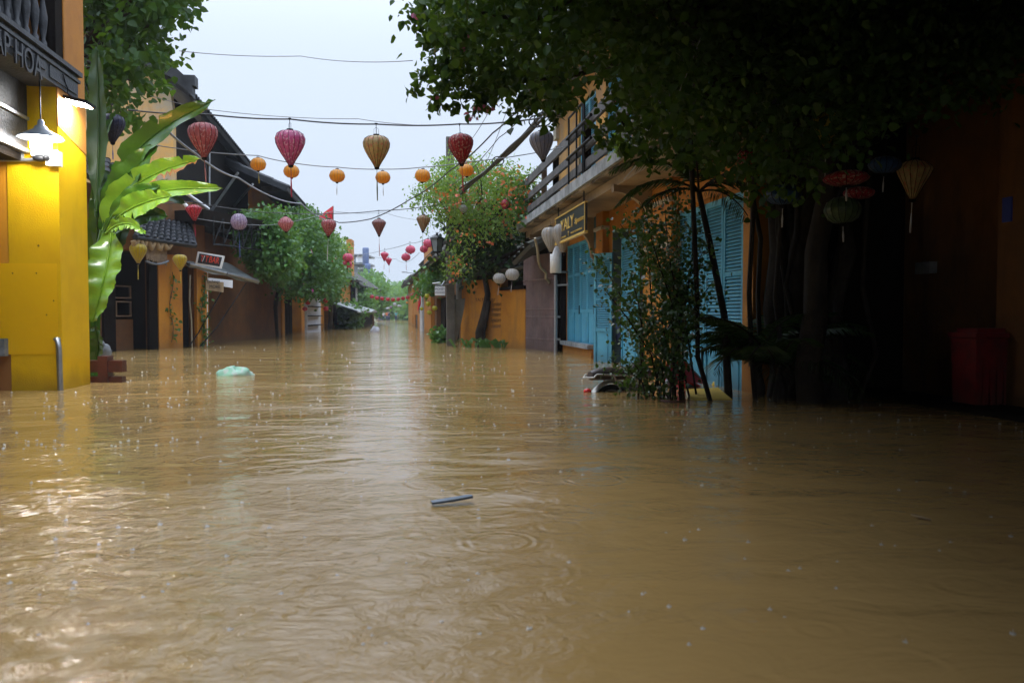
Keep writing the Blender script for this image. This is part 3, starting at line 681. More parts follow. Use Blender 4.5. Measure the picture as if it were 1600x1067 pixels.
# black iron balcony over the bar
mb = MB(); ks = [F2.at(285, 330, 1.2), F2.at(340, 335, 1.6), F2.at(376, 372, 1.9), F2.at(300, 372, .6)]
mb.box(F2, F2.s(275), F2.L+1.6, .0, 1.0, F2.sz(300, 350)[1], F2.sz(300, 334)[1]); mb.build('black_canopy', M['darkwood'], h2)
mb = MB(); zc = F2.sz(300, 345)[1]
for k in range(7):
    a = F2.P(F2.s(290)+k*.45, 1.02, zc-.75); mb.tube([a, a+[0, 0, .8]], .025, 5); mb.tube([a, a+F2.t*.45+[0, 0, .8]], .018, 5)
mb.tube([F2.P(F2.s(290), 1.02, zc-.75), F2.P(F2.s(290)+3, 1.02, zc-.75)], .03, 5); mb.build('iron_frame', M['black'], h2)
# garland of bamboo under the entrance roof
gb = thing('bamboo_blind', 'split bamboo blind with curled top hanging under the entrance roof', 'blind', F2.at(245, 412, .9))
mb = MB(); rr = random.Random(3)
for k in range(26):
    u = 229+k*1.25; a = F2.at(u, 384+rr.uniform(-2, 2), .85); b = F2.at(u, 405+k*.3+rr.uniform(-2, 3), .85); mb.tube([a, b], .017, 5)
mb.build('slats', M['straw'], gb)
mb = MB(); mb.tube([F2.at(208+i*2.2, 376+8*math.sin(i*1.1)*(1 if i < 20 else .6)+i*.35, .95) for i in range(28)], .07, 7); mb.build('garland', M['tan'], gb)
mb = MB(); mb.tube([F2.at(228+i*2.2, 408+5*math.sin(i/16*math.pi), .88) for i in range(17)], .03, 6); mb.build('border', M['lampgrey'], gb)
# awning with poles
aw = thing('sloping_awning', 'rolled grey awning sloping out over the bar door on thin poles', 'awning', F2.at(330, 541, 1.2)*[1, 1, 0])
a0_, a1_ = F2.at(296, 413, .15), F2.at(404, 440, .9)
sd_ = F2.n*1.3
mb = MB(); n = 12
top = [a0_*(1-i/n)+a1_*(i/n)+[0, 0, .03*math.sin(i*1.3)] for i in range(n+1)]
for dd_, zz_ in ((0, 0),):
    vs = []
    for t_ in top: vs += [t_, t_-F2.n*1.0+[0, 0, .55], t_-F2.n*1.0+[0, 0, .50], t_-[0, 0, .10]]
    mb.add(vs, [(i*4+j, (i+1)*4+j, (i+1)*4+(j+1) % 4, i*4+(j+1) % 4) for i in range(n) for j in range(4)])
mb.build('canvas', M['tarp'], aw)
mb = MB(); mb.tube([a0_, a1_], .055, 8); mb.tube([F2.at(355, 428, .7), a1_+[0, 0, .02]], .045, 7); mb.build('bar', M['metal'], aw)
mb = MB(); mb.tube([F2.at(356, 438, .8), F2.at(310, 520, .1), F2.at(296, 540, .05)], .02, 6); mb.tube([F2.at(385, 442, .9), F2.at(340, 510, .4), F2.at(313, 541, .2)], .02, 6); mb.build('pole', M['black'], aw)
# signs of the bar
sg = F2.at(328, 407, .9)
bs_ = thing('bar_sign', 'small black sign with a white frame and red letters above the awning', 'sign', sg)
dpt = (sg-CAM)@FV; cor = [D(u, v, dpt) for u, v in ((305, 413), (345, 419.5), (350, 400), (309, 393))]
mb = MB(); mb.prism(cor, FV*.08); mb.build('frame', M['white'], bs_)
inn = [D(u, v, dpt-.01) for u, v in ((308.5, 411), (343, 416.5), (347, 402), (311.5, 396))]
mb = MB(); mb.prism(inn, FV*.02); mb.build('face', M['signblack'], bs_)
FSg = Fr(inn[0], inn[1]); sz_ = np.linalg.norm(inn[3]-inn[0])
for ch, du, mt_ in (('T', 0, 'redtext'), ('/', .22, 'signwhite'), ('T', .42, 'redtext'), ('BAR', .78, 'redtext')):
    text(ch, sz_*.92, .004, FSg, .08+du*1.12*sz_*1.5*.68, inn[0][2]+.05-.04*du, .03, M[mt_], 'lettering', bs_, sx_=.62, tilt=-R(9), shear=.1)
for (uv, lab, mt_, s_, tmt) in ((((325, 434), (363, 438), (363, 450), (325, 444)), 'plain white paper notice under the awning', 'signwhite', 'FRIENDS', 'redtext'),
                           (((322, 438), (349, 441), (349, 457), (322, 453)), 'tan hand painted board under the awning', 'tan', 'MORE', 'letter')):
    dd_ = dpt-.3 if s_ == 'MORE' else dpt-.1
    c4 = [D(u, v, dd_) for u, v in ((uv[3]), (uv[2]), (uv[1]), (uv[0]))]
    sgo = thing('notice_board', lab, 'sign', c4[0]); mb = MB(); mb.prism(c4, FV*.03); mb.build('board', M[mt_], sgo)
    Fx = Fr(c4[0], c4[1])
    if s_ == 'MORE': text(s_, .13 if s_ == 'MORE' else .1, .003, Fx, .1, c4[0][2]+.05, .02, M[tmt], 'lettering', sgo, sx_=.9)
    if s_ == 'MORE': text('Exchange', .13, .003, Fx, .04, c4[0][2]+.2, .02, M[tmt], 'lettering', sgo, sx_=.75)
# climbing vines on the pillars
for (u, v0, v1, lab, n_) in ((268, 425, 535, 'thin creeper climbing the orange pillar left of the bar', 70), (318, 430, 545, 'leafy vine climbing beside the white pipe', 170)):
    vn = thing('climbing_vine', lab, 'vine', F2.at(u, 545, .2)*[1, 1, 0])
    ph = [F2.at(u+3*math.sin(i), v1+(v0-v1)*i/9, .16) for i in range(10)]
    mb = MB(); mb.tube(ph, .01, 5); mb.build('stem', M['twig'], vn)
    t_ = rng.uniform(0, 9, n_); p_ = np.array([ph[int(x)]*(1-x % 1)+ph[min(int(x)+1, 9)]*(x % 1) for x in t_])+rng.normal(size=(n_, 3))*[.1, .05, .08]
    leaves('foliage', p_, .10, M['green_mid'], vn)

# ================================================================ HOUSE 3: long stained wall, second gable
A3, B3 = G(323, 538.5), G(442, 525)
F3 = Fr(A3, B3)
h3 = thing('long_wall_house', 'long house with a stained brown ochre street wall past the bar', 'house', A3)
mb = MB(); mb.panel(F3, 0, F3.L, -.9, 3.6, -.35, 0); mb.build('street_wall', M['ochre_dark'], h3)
mb = MB(); mb.box(F3, F3.L-.3, F3.L+.02, -.3, .06, -.9, 3.6); mb.build('corner_pillar', M['ochre'], h3)
mb = MB(); mb.box(F3, -.3, F3.L, -.3, .5, 3.6, 3.75); mb.build('ledge', M['darkwood'], h3)
yh = 37.0; q0, q1 = PY(370, 350, yh), PY(443, 350, yh)
mb = MB(); zt0 = PY(380, 262, yh)[2]; zt1 = PY(443, 300, yh)[2]
mb.prism([np.array((q0[0]-4, yh, 2.5)), np.array((q1[0], yh, 2.5)), np.array((q1[0], yh, zt1)), np.array((q0[0]-4, yh, zt0+1.5))], (0, .3, 0)); mb.build('gable_wall', M['ochre'], h3)
mb = MB(); mb.wbox(q1[0]-.3, q1[0]-.01, yh+.3, 62, 2.5, zt1-.2); mb.build('upper_street_wall', M['ochre_dark'], h3)
X3 = q1[0]+.9; Xr3 = q1[0]-5
e0 = PX(450, 292, X3); e1 = PX(527, 369, X3)
zz3 = (e0[2]+e1[2])/2
r_z = PY(404, 262, e0[1])
mb = MB(); rz3 = r_z[2]+(r_z[0]-Xr3)*(r_z[2]-zz3)/(X3-r_z[0])
mb.tiles((X3, e0[1], e0[2]), (X3, e1[1], e1[2]-.4), (Xr3, e0[1], rz3), (Xr3, e1[1], rz3), .3, .05, .2, 10); mb.build('roof', M['tile'], h3)
mb = MB(); mb.wbox(X3-1.0, X3-.05, e0[1]+.1, e1[1], e1[2]-.75, e1[2]-.55); mb.build('eave_soffit', M['darkwood'], h3)
# further left houses, one facade each
def small_house(name, label, ua, va, ub, vb, ztop, wall, roofmat, holes=(), roof=True, depth=5, eave=.7, rise=1.8, cat='house', doormat='darkwood'):
    A, B = G(ua, va), G(ub, vb); f = Fr(A, B); h = thing(name, label, cat, A)
    hs = [(f.s(a), f.s(b), -1, f.sz((a+b)/2, t)[1]) for a, b, t in holes]
    mb = MB(); mb.panel(f, 0, f.L, -.9, ztop, -.3, 0, hs); mb.build('wall', M[wall], h)
    mb = MB(); mb.box(f, 0, .3, -depth, -.3, -.9, ztop); mb.box(f, f.L-.3, f.L, -depth, -.3, -.9, ztop); mb.box(f, 0, f.L, -depth, -depth+.3, -.9, ztop); mb.build('side_wall', M[wall], h)
    for (a0, a1, _, zt_) in hs:
        mb = MB(); mb.box(f, a0, a1, -.28, -.2, -.9, zt_)
        for k in range(1, 4): mb.box(f, a0+(a1-a0)*k/4-.02, a0+(a1-a0)*k/4+.02, -.2, -.17, -.9, zt_)
        mb.build('door', M[doormat], h)
    if roof:
        mb = MB(); mb.tiles(f.P(-.3, eave, ztop-.1), f.P(f.L+.3, eave, ztop-.1), f.P(-.3, -depth/2, ztop+rise), f.P(f.L+.3, -depth/2, ztop+rise), .3, .05, .12, 7)
        mb.tiles(f.P(-.3, -depth-eave, ztop-.1), f.P(f.L+.3, -depth-eave, ztop-.1), f.P(-.3, -depth/2, ztop+rise), f.P(f.L+.3, -depth/2, ztop+rise), .3, .05, .12, 5)
        rfo = mb.build('roof', M[roofmat], h)
        mb = MB(); mb.tube([f.P(-.3, -depth/2, ztop+rise+.03), f.P(f.L+.3, -depth/2, ztop+rise+.03)], .16, 7); mb.build('ridge', M[roofmat], rfo)
    return h, f
H, f = small_house('shophouse', 'orange shophouse with dark doors right under the big flowering vine', 443, 524.5, 503, 516, 3.3, 'ochre', 'tile', [(445, 463, 440), (466, 474, 448)])
mb = MB(); mb.box(f, f.s(463), f.s(468), 0, .25, -.9, 3.2); mb.build('pillar', M['orange'], H)
mb = MB(); mb.box(f, f.s(475), f.s(497), .02, .15, -.9, 2.9); mb.build('grey_panel', M['whitewall'], H)
mb = MB()
for k in range(5): mb.box(f, f.s(476), f.s(493), .15, .4, .35+k*.5, .40+k*.5)
mb.build('shelf', M['darkwood'], H)
H, f = small_house('shophouse', 'yellow shophouse with a grey awning over its plants', 504, 515.5, 552, 509.5, 3.6, 'ochre', 'tile2', [(507, 513, 485)])
mb = MB(); mb.box(f, f.L-1.6, f.L, -.3, .1, 3.0, 6.8); mb.build('upper_wall', M['orange'], H)
mb = MB(); a0_, a1_ = f.at(507, 478, .1), f.at(549, 480, .1); vs = []
for k in range(9):
    t_ = k/8; a = a0_*(1-t_)+a1_*t_; vs += [a+[0, 0, .35], a+f.n*2.0+[0, 0, -.3-.08*math.sin(k*1.6)], a+f.n*2.0+[0, 0, -.42], a+[0, 0, .28]]
mb.add(vs, [(i*4+j, (i+1)*4+j, (i+1)*4+(j+1) % 4, i*4+(j+1) % 4) for i in range(8) for j in range(4)]); mb.build('awning', M['tarp'], H)
H, f = small_house('dark_gate_house', 'low dark boarded house with a white post under the light trees', 556, 510, 583, 507, 3.2, 'darkwood', 'tile2', [], depth=4, roof=True)
mb = MB(); mb.box(f, 0, .35, .0, .12, -.9, 3.0); mb.build('white_post', M['white'], H)
mb = MB(); mb.box(f, f.L-.5, f.L, .0, .12, -.9, 3.4); mb.build('brown_post', M['ochre_dark'], H)
# tower building with water tanks far left
tp = D(567, 412, 85); tw = thing('grey_tower_building', 'grey tower building rising behind the trees at the end of the left row', 'building', tp*[1, 1, 0])
sc_ = 85/FP
def fbox(mb, u0, u1, v0, v1, dep, th): mb.prism([D(u0, v1, dep), D(u1, v1, dep), D(u1, v0, dep), D(u0, v0, dep)], np.array([FV[0], FV[1], 0])*th)
mb = MB(); fbox(mb, 553, 572, 412, 505, 85, 4); mb.build('wall', M['lampgrey'], tw)
mb = MB(); fbox(mb, 551, 573, 410, 413, 84.6, 5); fbox(mb, 551, 573, 397, 399.5, 84.6, 5); mb.build('roof_slab', M['concrete'], tw)
mb = MB(); fbox(mb, 558, 568, 400, 410, 84.8, .4); mb.build('white_screen', M['signwhite'], tw)
mb = MB(); fbox(mb, 553, 555, 399, 411, 84.8, .4); fbox(mb, 569.5, 571, 399, 411, 84.8, .4); mb.build('roof_post', M['lampgrey'], tw)
mb = MB()
for k in range(4): fbox(mb, 559+k*2.4, 560.6+k*2.4, 418, 420.5, 84.9, .2)
mb.build('white_mark', M['signwhite'], tw)
mb = MB(); c = D(571.5, 416, 83.6); mb.lathe([(0, .95), (.3, .93), (.34, .8), (.34, -.8), (.3, -.9), (0, -.95)], c+[0, 0, 1.0], 14); mb.lathe([(0, .8), (.28, .78), (.3, .6), (.3, -.6), (0, -.7)], D(574.5, 424, 83.2), 12)
mb.build('blue_tank', pmat('blue_grey_tank', (.12, .17, .32), None, .5), tw)
# ================================================================ RIGHT: blue door house
XR = G(957, 566)[0]
yF = PX(870, 490, XR)[1]; yN = PX(1176, 490, XR)[1]
FR_ = Fr((XR, yF), (XR, yN))                             # s grows towards the camera (left to right)
rh = thing('blue_door_house', 'two storey orange house with blue louvred doors and a concrete balcony', 'house', (XR, yF, 0))
hole = [(FR_.s(886), FR_.s(929), FR_.sz(905, 546)[1], FR_.sz(905, 378)[1]), (FR_.s(958), FR_.s(1004), -1, FR_.sz(960, 360)[1]), (FR_.s(1052), FR_.s(1160), -1, FR_.sz(1105, 318)[1])]
ZF = 3.45
mb = MB(); mb.panel(FR_, 0, FR_.L, -.9, ZF-.3, -.3, 0, hole); mb.build('ground_wall', M['orange'], rh)
mb = MB(); mb.box(FR_, 0, .28, -9, -.3, -.9, 6.5); mb.build('end_wall', M['ochre'], rh)
mb = MB(); mb.box(FR_, FR_.L-.3, FR_.L, -9, -.3, -.9, 6.5); mb.build('near_end_wall', M['darkwood'], rh)  # dark timber instead of ochre puts the tree's shade into this wall
mb = MB(); mb.box(FR_, .3, FR_.L-.3, -3.1, -3, -.9, 3.1); mb.build('room_wall', M['greyblue'], rh)
for a, b in ((927, 941), (1006, 1048)):
    sa, sb = FR_.s(a+4, .14), FR_.s(b, .14); mb = MB(); mb.box(FR_, sa, sb, 0, .14, -.9, ZF-.3)
    mb.build('pillar', M['orange'], rh)
    mb = MB()
    for z in (2.05, 2.75): mb.box(FR_, sa-.04, sb+.04, -.01, .19, z, z+.07)
    mb.build('pillar_moulding', M['cream_frame'], rh)
mb = MB(); mb.box(FR_, 0, FR_.s(884), 0, .12, -.9, ZF-.3); mb.build('corner_pillar', M['ochre'], rh)
mb = MB(); mb.box(FR_, FR_.s(885), FR_.s(930), 0, .18, .20, .30); mb.build('door_sill', M['concrete'], rh)
mb = MB(); mb.box(FR_, FR_.s(885), FR_.s(930), 0, .1, -.9, .19); mb.build('plinth', M['orange'], rh)
def louvre_leaf(f, a0, a1, z0, z1, d, split=.36, name='door_leaf', parent=None, mat='blue', handle=False):
    mb = MB(); st = .055; t = .045
    zm = z0+(z1-z0)*split; zq = z0+(z1-z0)*.70
    mb.box(f, a0, a0+st, d, d+t, z0, z1); mb.box(f, a1-st, a1, d, d+t, z0, z1)
    for z, h in ((z0, .10), (zm-.04, .08), (zq-.03, .06), (z1-.08, .08)): mb.box(f, a0+st, a1-st, d+.003, d+t-.003, z, z+h)
    mb.box(f, a0+st, a1-st, d+.012, d+.022, z0+.1, zm-.04)
    w_ = a1-a0; mb.box(f, a0+st+w_*.12, a1-st-w_*.12, d+.022, d+.034, z0+.2, zm-.14)
    for (za, zb_) in ((zm+.04, zq-.03), (zq+.03, z1-.08)):
        n_ = max(4, int((zb_-za)/.045))
        for k in range(n_):
            z = za+(k+.5)*(zb_-za)/n_
            P = [f.P(a, dd, z+dz) for a in (a0+st, a1-st) for dd, dz in ((d+.004, .022), (d+.036, -.012), (d+.038, -.004), (d+.006, .030))]
            mb.add(P, [(0, 1, 2, 3), (4, 7, 6, 5), (0, 4, 5, 1), (1, 5, 6, 2), (2, 6, 7, 3), (3, 7, 4, 0)])
    o = mb.build(name, M[mat], parent)
    bk = MB(); bk.box(f, a0+st, a1-st, d+.001, d+.0035, zm, z1-.06); bk.build('louvre_backing', M['bluedark'], o)
    if handle:
        hb = MB(); hb.box(f, a1-.05, a1-.02, d+t, d+t+.02, z0+(z1-z0)*.33, z0+(z1-z0)*.41); hb.build('handle', M['black'], o)
    return o
for k in range(4):
    a, b = hole[0][0], hole[0][1]; w_ = (b-a)/4; louvre_leaf(FR_, a+k*w_+.01, a+(k+1)*w_-.01, hole[0][2], hole[0][3], -.05, parent=rh, handle=k in (1, 3))
# open leaf standing out from the wall, second leaf beyond the doorway
al_ = FR_.P(FR_.s(957), 0, 0); bl_ = G(929.5, 565)
FL = Fr(bl_, G(957.5, 566.5)); louvre_leaf(FL, .0, FL.L, -.9, FL.sz(940, 396)[1], 0, split=.50, parent=rh, handle=False)
sa = FR_.s(978); louvre_leaf(FR_, sa, FR_.s(1004), -.9, FR_.sz(990, 370)[1], .05, split=.50, parent=rh)
for k in range(4):
    a, b = hole[2][0], hole[2][1]; w_ = (b-a)/4; louvre_leaf(FR_, a+k*w_+.012, a+(k+1)*w_-.012, -.9, hole[2][3], -.05, split=.46, parent=rh, handle=k == 1)
mb = MB(); a, b = hole[2][0], hole[2][1]; cz = hole[2][3]; n = 16; vs = []
for i in range(n+1):
    th = math.pi*i/n; vs.append(FR_.P((a+b)/2-(b-a)/2*math.cos(th), .02, cz+.05+.52*math.sin(th)))
mb.prism(vs, FR_.n*.05); mb.build('arch_panel', M['orange'], rh)
mb = MB(); mb.box(FR_, FR_.s(931), FR_.s(950), .01, .05, FR_.sz(930, 396)[1]+.1, FR_.sz(940, 320)[1]); mb.build('upper_louvre', M['bluedark'], rh)
mb = MB(); mb.box(FR_, hole[1][0]-.002, hole[1][0]+.03, -.31, .02, -.9, hole[1][3]); mb.build('door_frame', M['greyblue'], rh); mb = MB(); mb.box(FR_, hole[1][1]-.03, hole[1][1]+.002, -.31, .02, -.9, hole[1][3]); mb.build('door_frame', M['greyblue'], rh)  # dark lining added so the orange jamb reads as doorway shade
# balcony slab
db = 1.0; s1 = FR_.L+.5
Zt = 3.56; Zb = 3.36
mb = MB(); mb.box(FR_, -.9, s1, -.3, db, Zb, Zt); mb.build('balcony_slab', M['concrete'], rh)
mb = MB(); mb.box(FR_, -.85, s1-.05, .0, db-.06, Zb-.05, Zb-.002); mb.build('soffit', M['plaster_old'], rh)
mb = MB(); mb.box(FR_, -.8, s1, .0, .75, ZF-.32, ZF-.16); mb.build('cornice', M['soffit'], rh)
# curved brackets
for sx0 in (FR_.s(927), FR_.s(870)+.1, FR_.s(1026)):
    mb = MB(); pts = [FR_.P(sx0, 0, ZF-.3), FR_.P(sx0, .8, ZF-.3)]
    for i in range(9): th = math.pi/2*i/8; pts.append(FR_.P(sx0, .8-.72*math.sin(th)*1.0, ZF-.3-.12-.75*(1-math.cos(th))))
    pts.append(FR_.P(sx0, 0, ZF-1.25)); mb.prism(pts, FR_.t*.14); mb.build('bracket', M['soffit'], rh)
# railing
def rail_y(u, v): return PX(u, v, XR-db)
for z0, z1, dd in ((4.42, 4.62, .90), (4.02, 4.18, .90), (3.68, 3.84, .90)):
    mb = MB(); mb.box(FR_, -.9, s1, dd-.03, dd+.03, z0, z1); mb.build('balcony_rail', M['greywood'], rh)
for u in (850, 868, 917, 975):
    a = FR_.s(u, .8); mb = MB(); mb.box(FR_, a-.06, a+.06, .74, .86, Zt, 4.66); mb.build('balcony_post', M['postwood'] if u == 850 else M['darkwood'], rh)
mb = MB()
for u in (888, 900, 910, 912):
    a = FR_.s(u, .96); mb.tube([FR_.P(a, .96, Zt-.02), FR_.P(a, .96, 4.9)], .02, 6)
a = FR_.s(888, .96); b = FR_.s(912, .96); mb.tube([FR_.P(a, .96, 4.9), FR_.P(b, .96, 4.9)], .025, 6); mb.tube([FR_.P(a-.1, .98, 4.5), FR_.P(b+.6, .98, 4.5)], .03, 6); mb.tube([FR_.P(a-.1, .98, 4.1), FR_.P(b+.6, .98, 4.1)], .03, 6)
mb.build('pipe_rail', M['black'], rh)
# upper storey
Zc = 6.75; wh = [(FR_.s(903)+.02, FR_.s(930), Zt, 6.0), (FR_.s(945), FR_.s(985), Zt, 6.0), (FR_.s(1030), FR_.s(1110), Zt, 6.0)]
mb = MB(); mb.panel(FR_, 0, FR_.L, Zt, Zc, -.28, 0, wh); mb.build('upper_wall', pmat('streaked_upper_plaster', (.56, .28, .05), (.36, .22, .10), .85, .9, 1.0, (.12, .07, .03), .4, 30, lo=.42, hi=.62), rh)
mb = MB()
for k in range(6): mb.box(FR_, -.06, .32, -.26, .1, Zt+.1+k*.52, Zt+.42+k*.52)
mb.build('quoin', M['cream_frame'], rh)
for (a, b, z0, z1) in wh:
    for k in range(2): w_ = (b-a)/2; louvre_leaf(FR_, a+k*w_+.01, a+(k+1)*w_-.01, z0, z1, -.1, parent=rh, name='window_shutter')
mb = MB(); mb.box(FR_, -.7, FR_.L+.5, -9, .9, Zc, Zc+.12); mb.build('eave', M['soffit'], rh)
mb = MB(); mb.tiles(FR_.P(-.8, 1.0, Zc+.12), FR_.P(FR_.L+.6, 1.0, Zc+.12), FR_.P(-.8, -4.5, Zc+2.4), FR_.P(FR_.L+.6, -4.5, Zc+2.4), .3, .05, .1, 10); mb.build('roof', M['tile2'], rh)
# hanging board sign
Xs = XR-.9; FY = Fr((Xs, yF), (Xs, yN)); sa, sb = FY.s(868), FY.s(914)
zt_ = FY.sz(914, 317)[1]; zb_ = FY.sz(869, 382)[1]; zt_ = (zt_+FY.sz(868, 343)[1])/2; zb_ = (zb_+FY.sz(914, 364)[1])/2
ys = thing('shop_sign', 'black shop sign with gold letters hanging under the concrete balcony', 'sign', FY.P(sa, 0, zb_))
mb = MB(); mb.box(FY, sa, sb, -.04, .0, zb_, zt_); mb.build('board', M['signblack'], ys)
mb = MB(); mb.box(FY, sa-.02, sb+.02, -.05, .02, zt_-.005, zt_+.02); mb.box(FY, sa-.02, sb+.02, -.05, .02, zb_-.01, zb_+.035)
for k in range(40):
    z = zb_+(zt_-zb_)*k/40; mb.box(FY, sa, sa+.05, 0, .012, z, z+.009); mb.box(FY, sb-.05, sb, 0, .012, z, z+.009)
mb.build('gilt_border', M['gold'], ys)
mb = MB(); mb.tube([FY.P(sa+.2, -.02, zt_), FY.P(sa+.2, -.02, Zb)], .015, 5); mb.build('hanger', M['black'], ys); mb = MB(); mb.tube([FY.P(sb-.2, -.02, zt_), FY.P(sb-.2, -.02, Zb)], .015, 5); mb.build('hanger', M['black'], ys)
L_ = sb-sa; H_ = zt_-zb_
text('YALY', H_*.62, .006, FY, sa+.2*L_, zb_+H_*.40, .006, M['gold'], 'lettering', ys, sx_=L_*.46/(H_*.62*2.35))
text('Signature', H_*.25, .005, FY, sa+.68*L_, zb_+H_*.46, .006, M['gold'], 'lettering', ys, shear=.5, sx_=L_*.30/(H_*.25*4.0))
text('Y', H_*.26, .005, FY, sa+.46*L_, zb_+H_*.13, .006, M['gold'], 'lettering', ys, sx_=1.3)
text('COUTURE', H_*.10, .005, FY, sa+.07*L_, zb_+H_*.13, .006, M['gold'], 'lettering', ys, sx_=L_*.33/(H_*.1*4.6))
text('MADE TO MEASURE', H_*.09, .005, FY, sa+.56*L_, zb_+H_*.16, .006, M['gold'], 'lettering', ys, sx_=L_*.38/(H_*.09*9.4))
# drain pipes, bamboo pole, cylinder lamp at the corner
mb = MB(); p0 = G(861, 549); mb.tube([p0-[0, 0, .9], np.array([*p0[:2], zat(p0, 397)])], .055, 10); mb.tube(wobble(np.array([*p0[:2], zat(p0, 440)]), D(836, 372, 19.5), 8, .03, .35), .035, 6)
solo(mb, 'bamboo_pole', M['bamboo'], 'pale pole with a thick rope beside the brown metal shutter', 'pole')
mb = MB(); p1 = D(868, 545, 19.6)*[1, 1, 0]; z1_ = lambda v: zat(p1, v)
mb.tube([p1-[0, 0, .5], np.array([*p1[:2], z1_(430)])], .04, 8)
mb.tube([np.array([*p1[:2], z1_(425)]), np.array([p1[0]+.3, p1[1], z1_(425)]), np.array([p1[0]+.3, p1[1], z1_(445)]), np.array([p1[0], p1[1], z1_(446)])], .03, 6)
for v in (495, 530): mb.cbox(np.array([p1[0]+.04, p1[1], z1_(v)]), .14, .12, .05)
solo(mb, 'drain_pipe', M['metal'], 'dark drain pipe with clamps on the orange corner left of the first blue door', 'pipe')
cy = thing('cylinder_lamp', 'plain white cylinder lamp shade on the corner by the first blue door', 'lamp', np.array([*p1[:2], z1_(428)]))
mb = MB(); mb.lathe([(0, z1_(385)), (.14, z1_(386)), (.14, z1_(427)), (0, z1_(428))], (p1[0]-.03, p1[1]-.15, 0), 18); mb.build('shade', M['white'], cy)
mb = MB(); mb.tube([np.array([p1[0]-.03, p1[1]-.15, z1_(386)]), np.array([p1[0]-.03, p1[1]-.15, z1_(375)])], .02, 6); mb.lathe([(.05, z1_(430)), (.1, z1_(428)), (.1, z1_(427))], (p1[0]-.03, p1[1]-.15, 0), 12); mb.build('fitting', M['black'], cy)
# upper box on the roof behind the balcony
# ================================================================ brown shutter house
A4, B4 = G(820, 545), G(869, 550)
F4 = Fr(A4, B4)
sh = thing('shutter_house', 'low dark house front closed by a brown folding metal shutter', 'house', A4)
zs = F4.sz(845, 398)[1]
mb = MB(); n = 26; vs = []
n = 34
for i in range(n+1):
    a = F4.L*i/n; d = .07 if i % 2 else -.02
    vs += [F4.P(a, d, -.9), F4.P(a, d, zs)]
mb.add(vs, [(2*i, 2*i+2, 2*i+3, 2*i+1) for i in range(n)])
for z in (.3, .9, 1.1, 1.9): mb.box(F4, 0, F4.L, .03, .06, z, z+.04)
sho = mb.build('folding_shutter', M['brown_shutter'], sh)
mb = MB(); rs_ = random.Random(4)
for i in range(0, n+1, 2): mb.box(F4, F4.L*i/n-.012, F4.L*i/n+.012, -.03, .0, -.9, zs-rs_.uniform(.0, .9))
mb.build('shading_bar', M['stone'], sho)  # pale bars added to imitate light and dark across the folds
mb = MB(); mb.box(F4, -.1, F4.L, -.2, -.05, zs, zs+1.6); mb.box(F4, 0, F4.L, -.3, -.1, -.9, zs); mb.build('wall', M['darkwood'], sh)
mb = MB(); mb.tiles(F4.at(800, 430, .9)*[1, 1, 0]+[0, 0, 2.35], F4.P(F4.L+.3, .9, 2.75), F4.P(-.6, -2.5, 4.1), F4.P(F4.L+.3, -2.5, 4.3), .26, .05, .1, 7); mb.build('roof', M['tile2'], sh)
# ================================================================ yellow garden wall with lettering
A5, B5, C5 = G(720, 539.5), G(783, 542), G(821, 545.5)
F5 = Fr(A5, B5); F6 = Fr(B5, C5)
gw = thing('yellow_garden_wall', 'yellow ochre street wall with faded lettering behind the creeper trunk', 'wall', A5)
z5 = F5.sz(740, 438)[1]; z6 = F6.sz(800, 453)[1]
mb = MB(); mb.box(F5, 0, F5.L, -.3, 0, -.9, z5); mb.build('wall_panel', M['ochre'], gw)
mb = MB(); mb.box(F6, 0, F6.L, -.3, 0, -.9, z6); mb.build('wall_panel', M['ochre'], gw)
mb = MB(); mb.box(F6, -.02, F6.L, -.35, .05, z6, z6+.1); mb.box(F6, .1, F6.L, -2.1, -1.9, z6+.1, z6+.9); mb.build('coping', M['darkwood'], gw)
for i, (s_, v) in enumerate((('Signature', 478), ('Signature', 486), ('couture', 494), ('Signature', 503), ('couture', 512))):
    a, z = F5.sz(768, v); text(s_, .19, .003, F5, a-.05*i % .1, z, .005, M['walltext'], 'lettering', gw, shear=.4, sx_=.62)
a, z = F5.sz(743, 471); text('YALY', .15, .003, F5, a, z, .005, M['walltext'], 'lettering', gw)
a, z = F5.sz(767, 471); text('EST', .13, .003, F5, a, z, .005, M['walltext'], 'lettering', gw)
lr = thing('lean_to_roof', 'low mossy lean to roof sagging above the yellow garden wall', 'roof', F5.P(0, -.4, z5))
mb = MB(); mb.tiles(F5.P(-.3, .25, z5+.12), F5.P(F5.L+1.7, .45, z5+.35), F5.P(-.3, -3, z5+1.3), F5.P(F5.L+1.7, -3, z5+1.7), .26, .05, .1, 6); mb.build('tiles', M['tile2'], lr)
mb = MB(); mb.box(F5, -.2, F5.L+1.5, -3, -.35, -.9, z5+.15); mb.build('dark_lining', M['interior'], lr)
mb = MB(); mb.tube(wobble(F5.P(1.2, .5, z5+.25), F5.P(F5.L+1.9, .6, z5+1.0), 9, .04), .07, 7); mb.tube(wobble(F5.P(1.6, .4, z5+.1), F5.P(F5.L+1.0, .7, z5+.6), 9, .04), .05, 7); mb.build('rafter', M['darkwood'], lr)
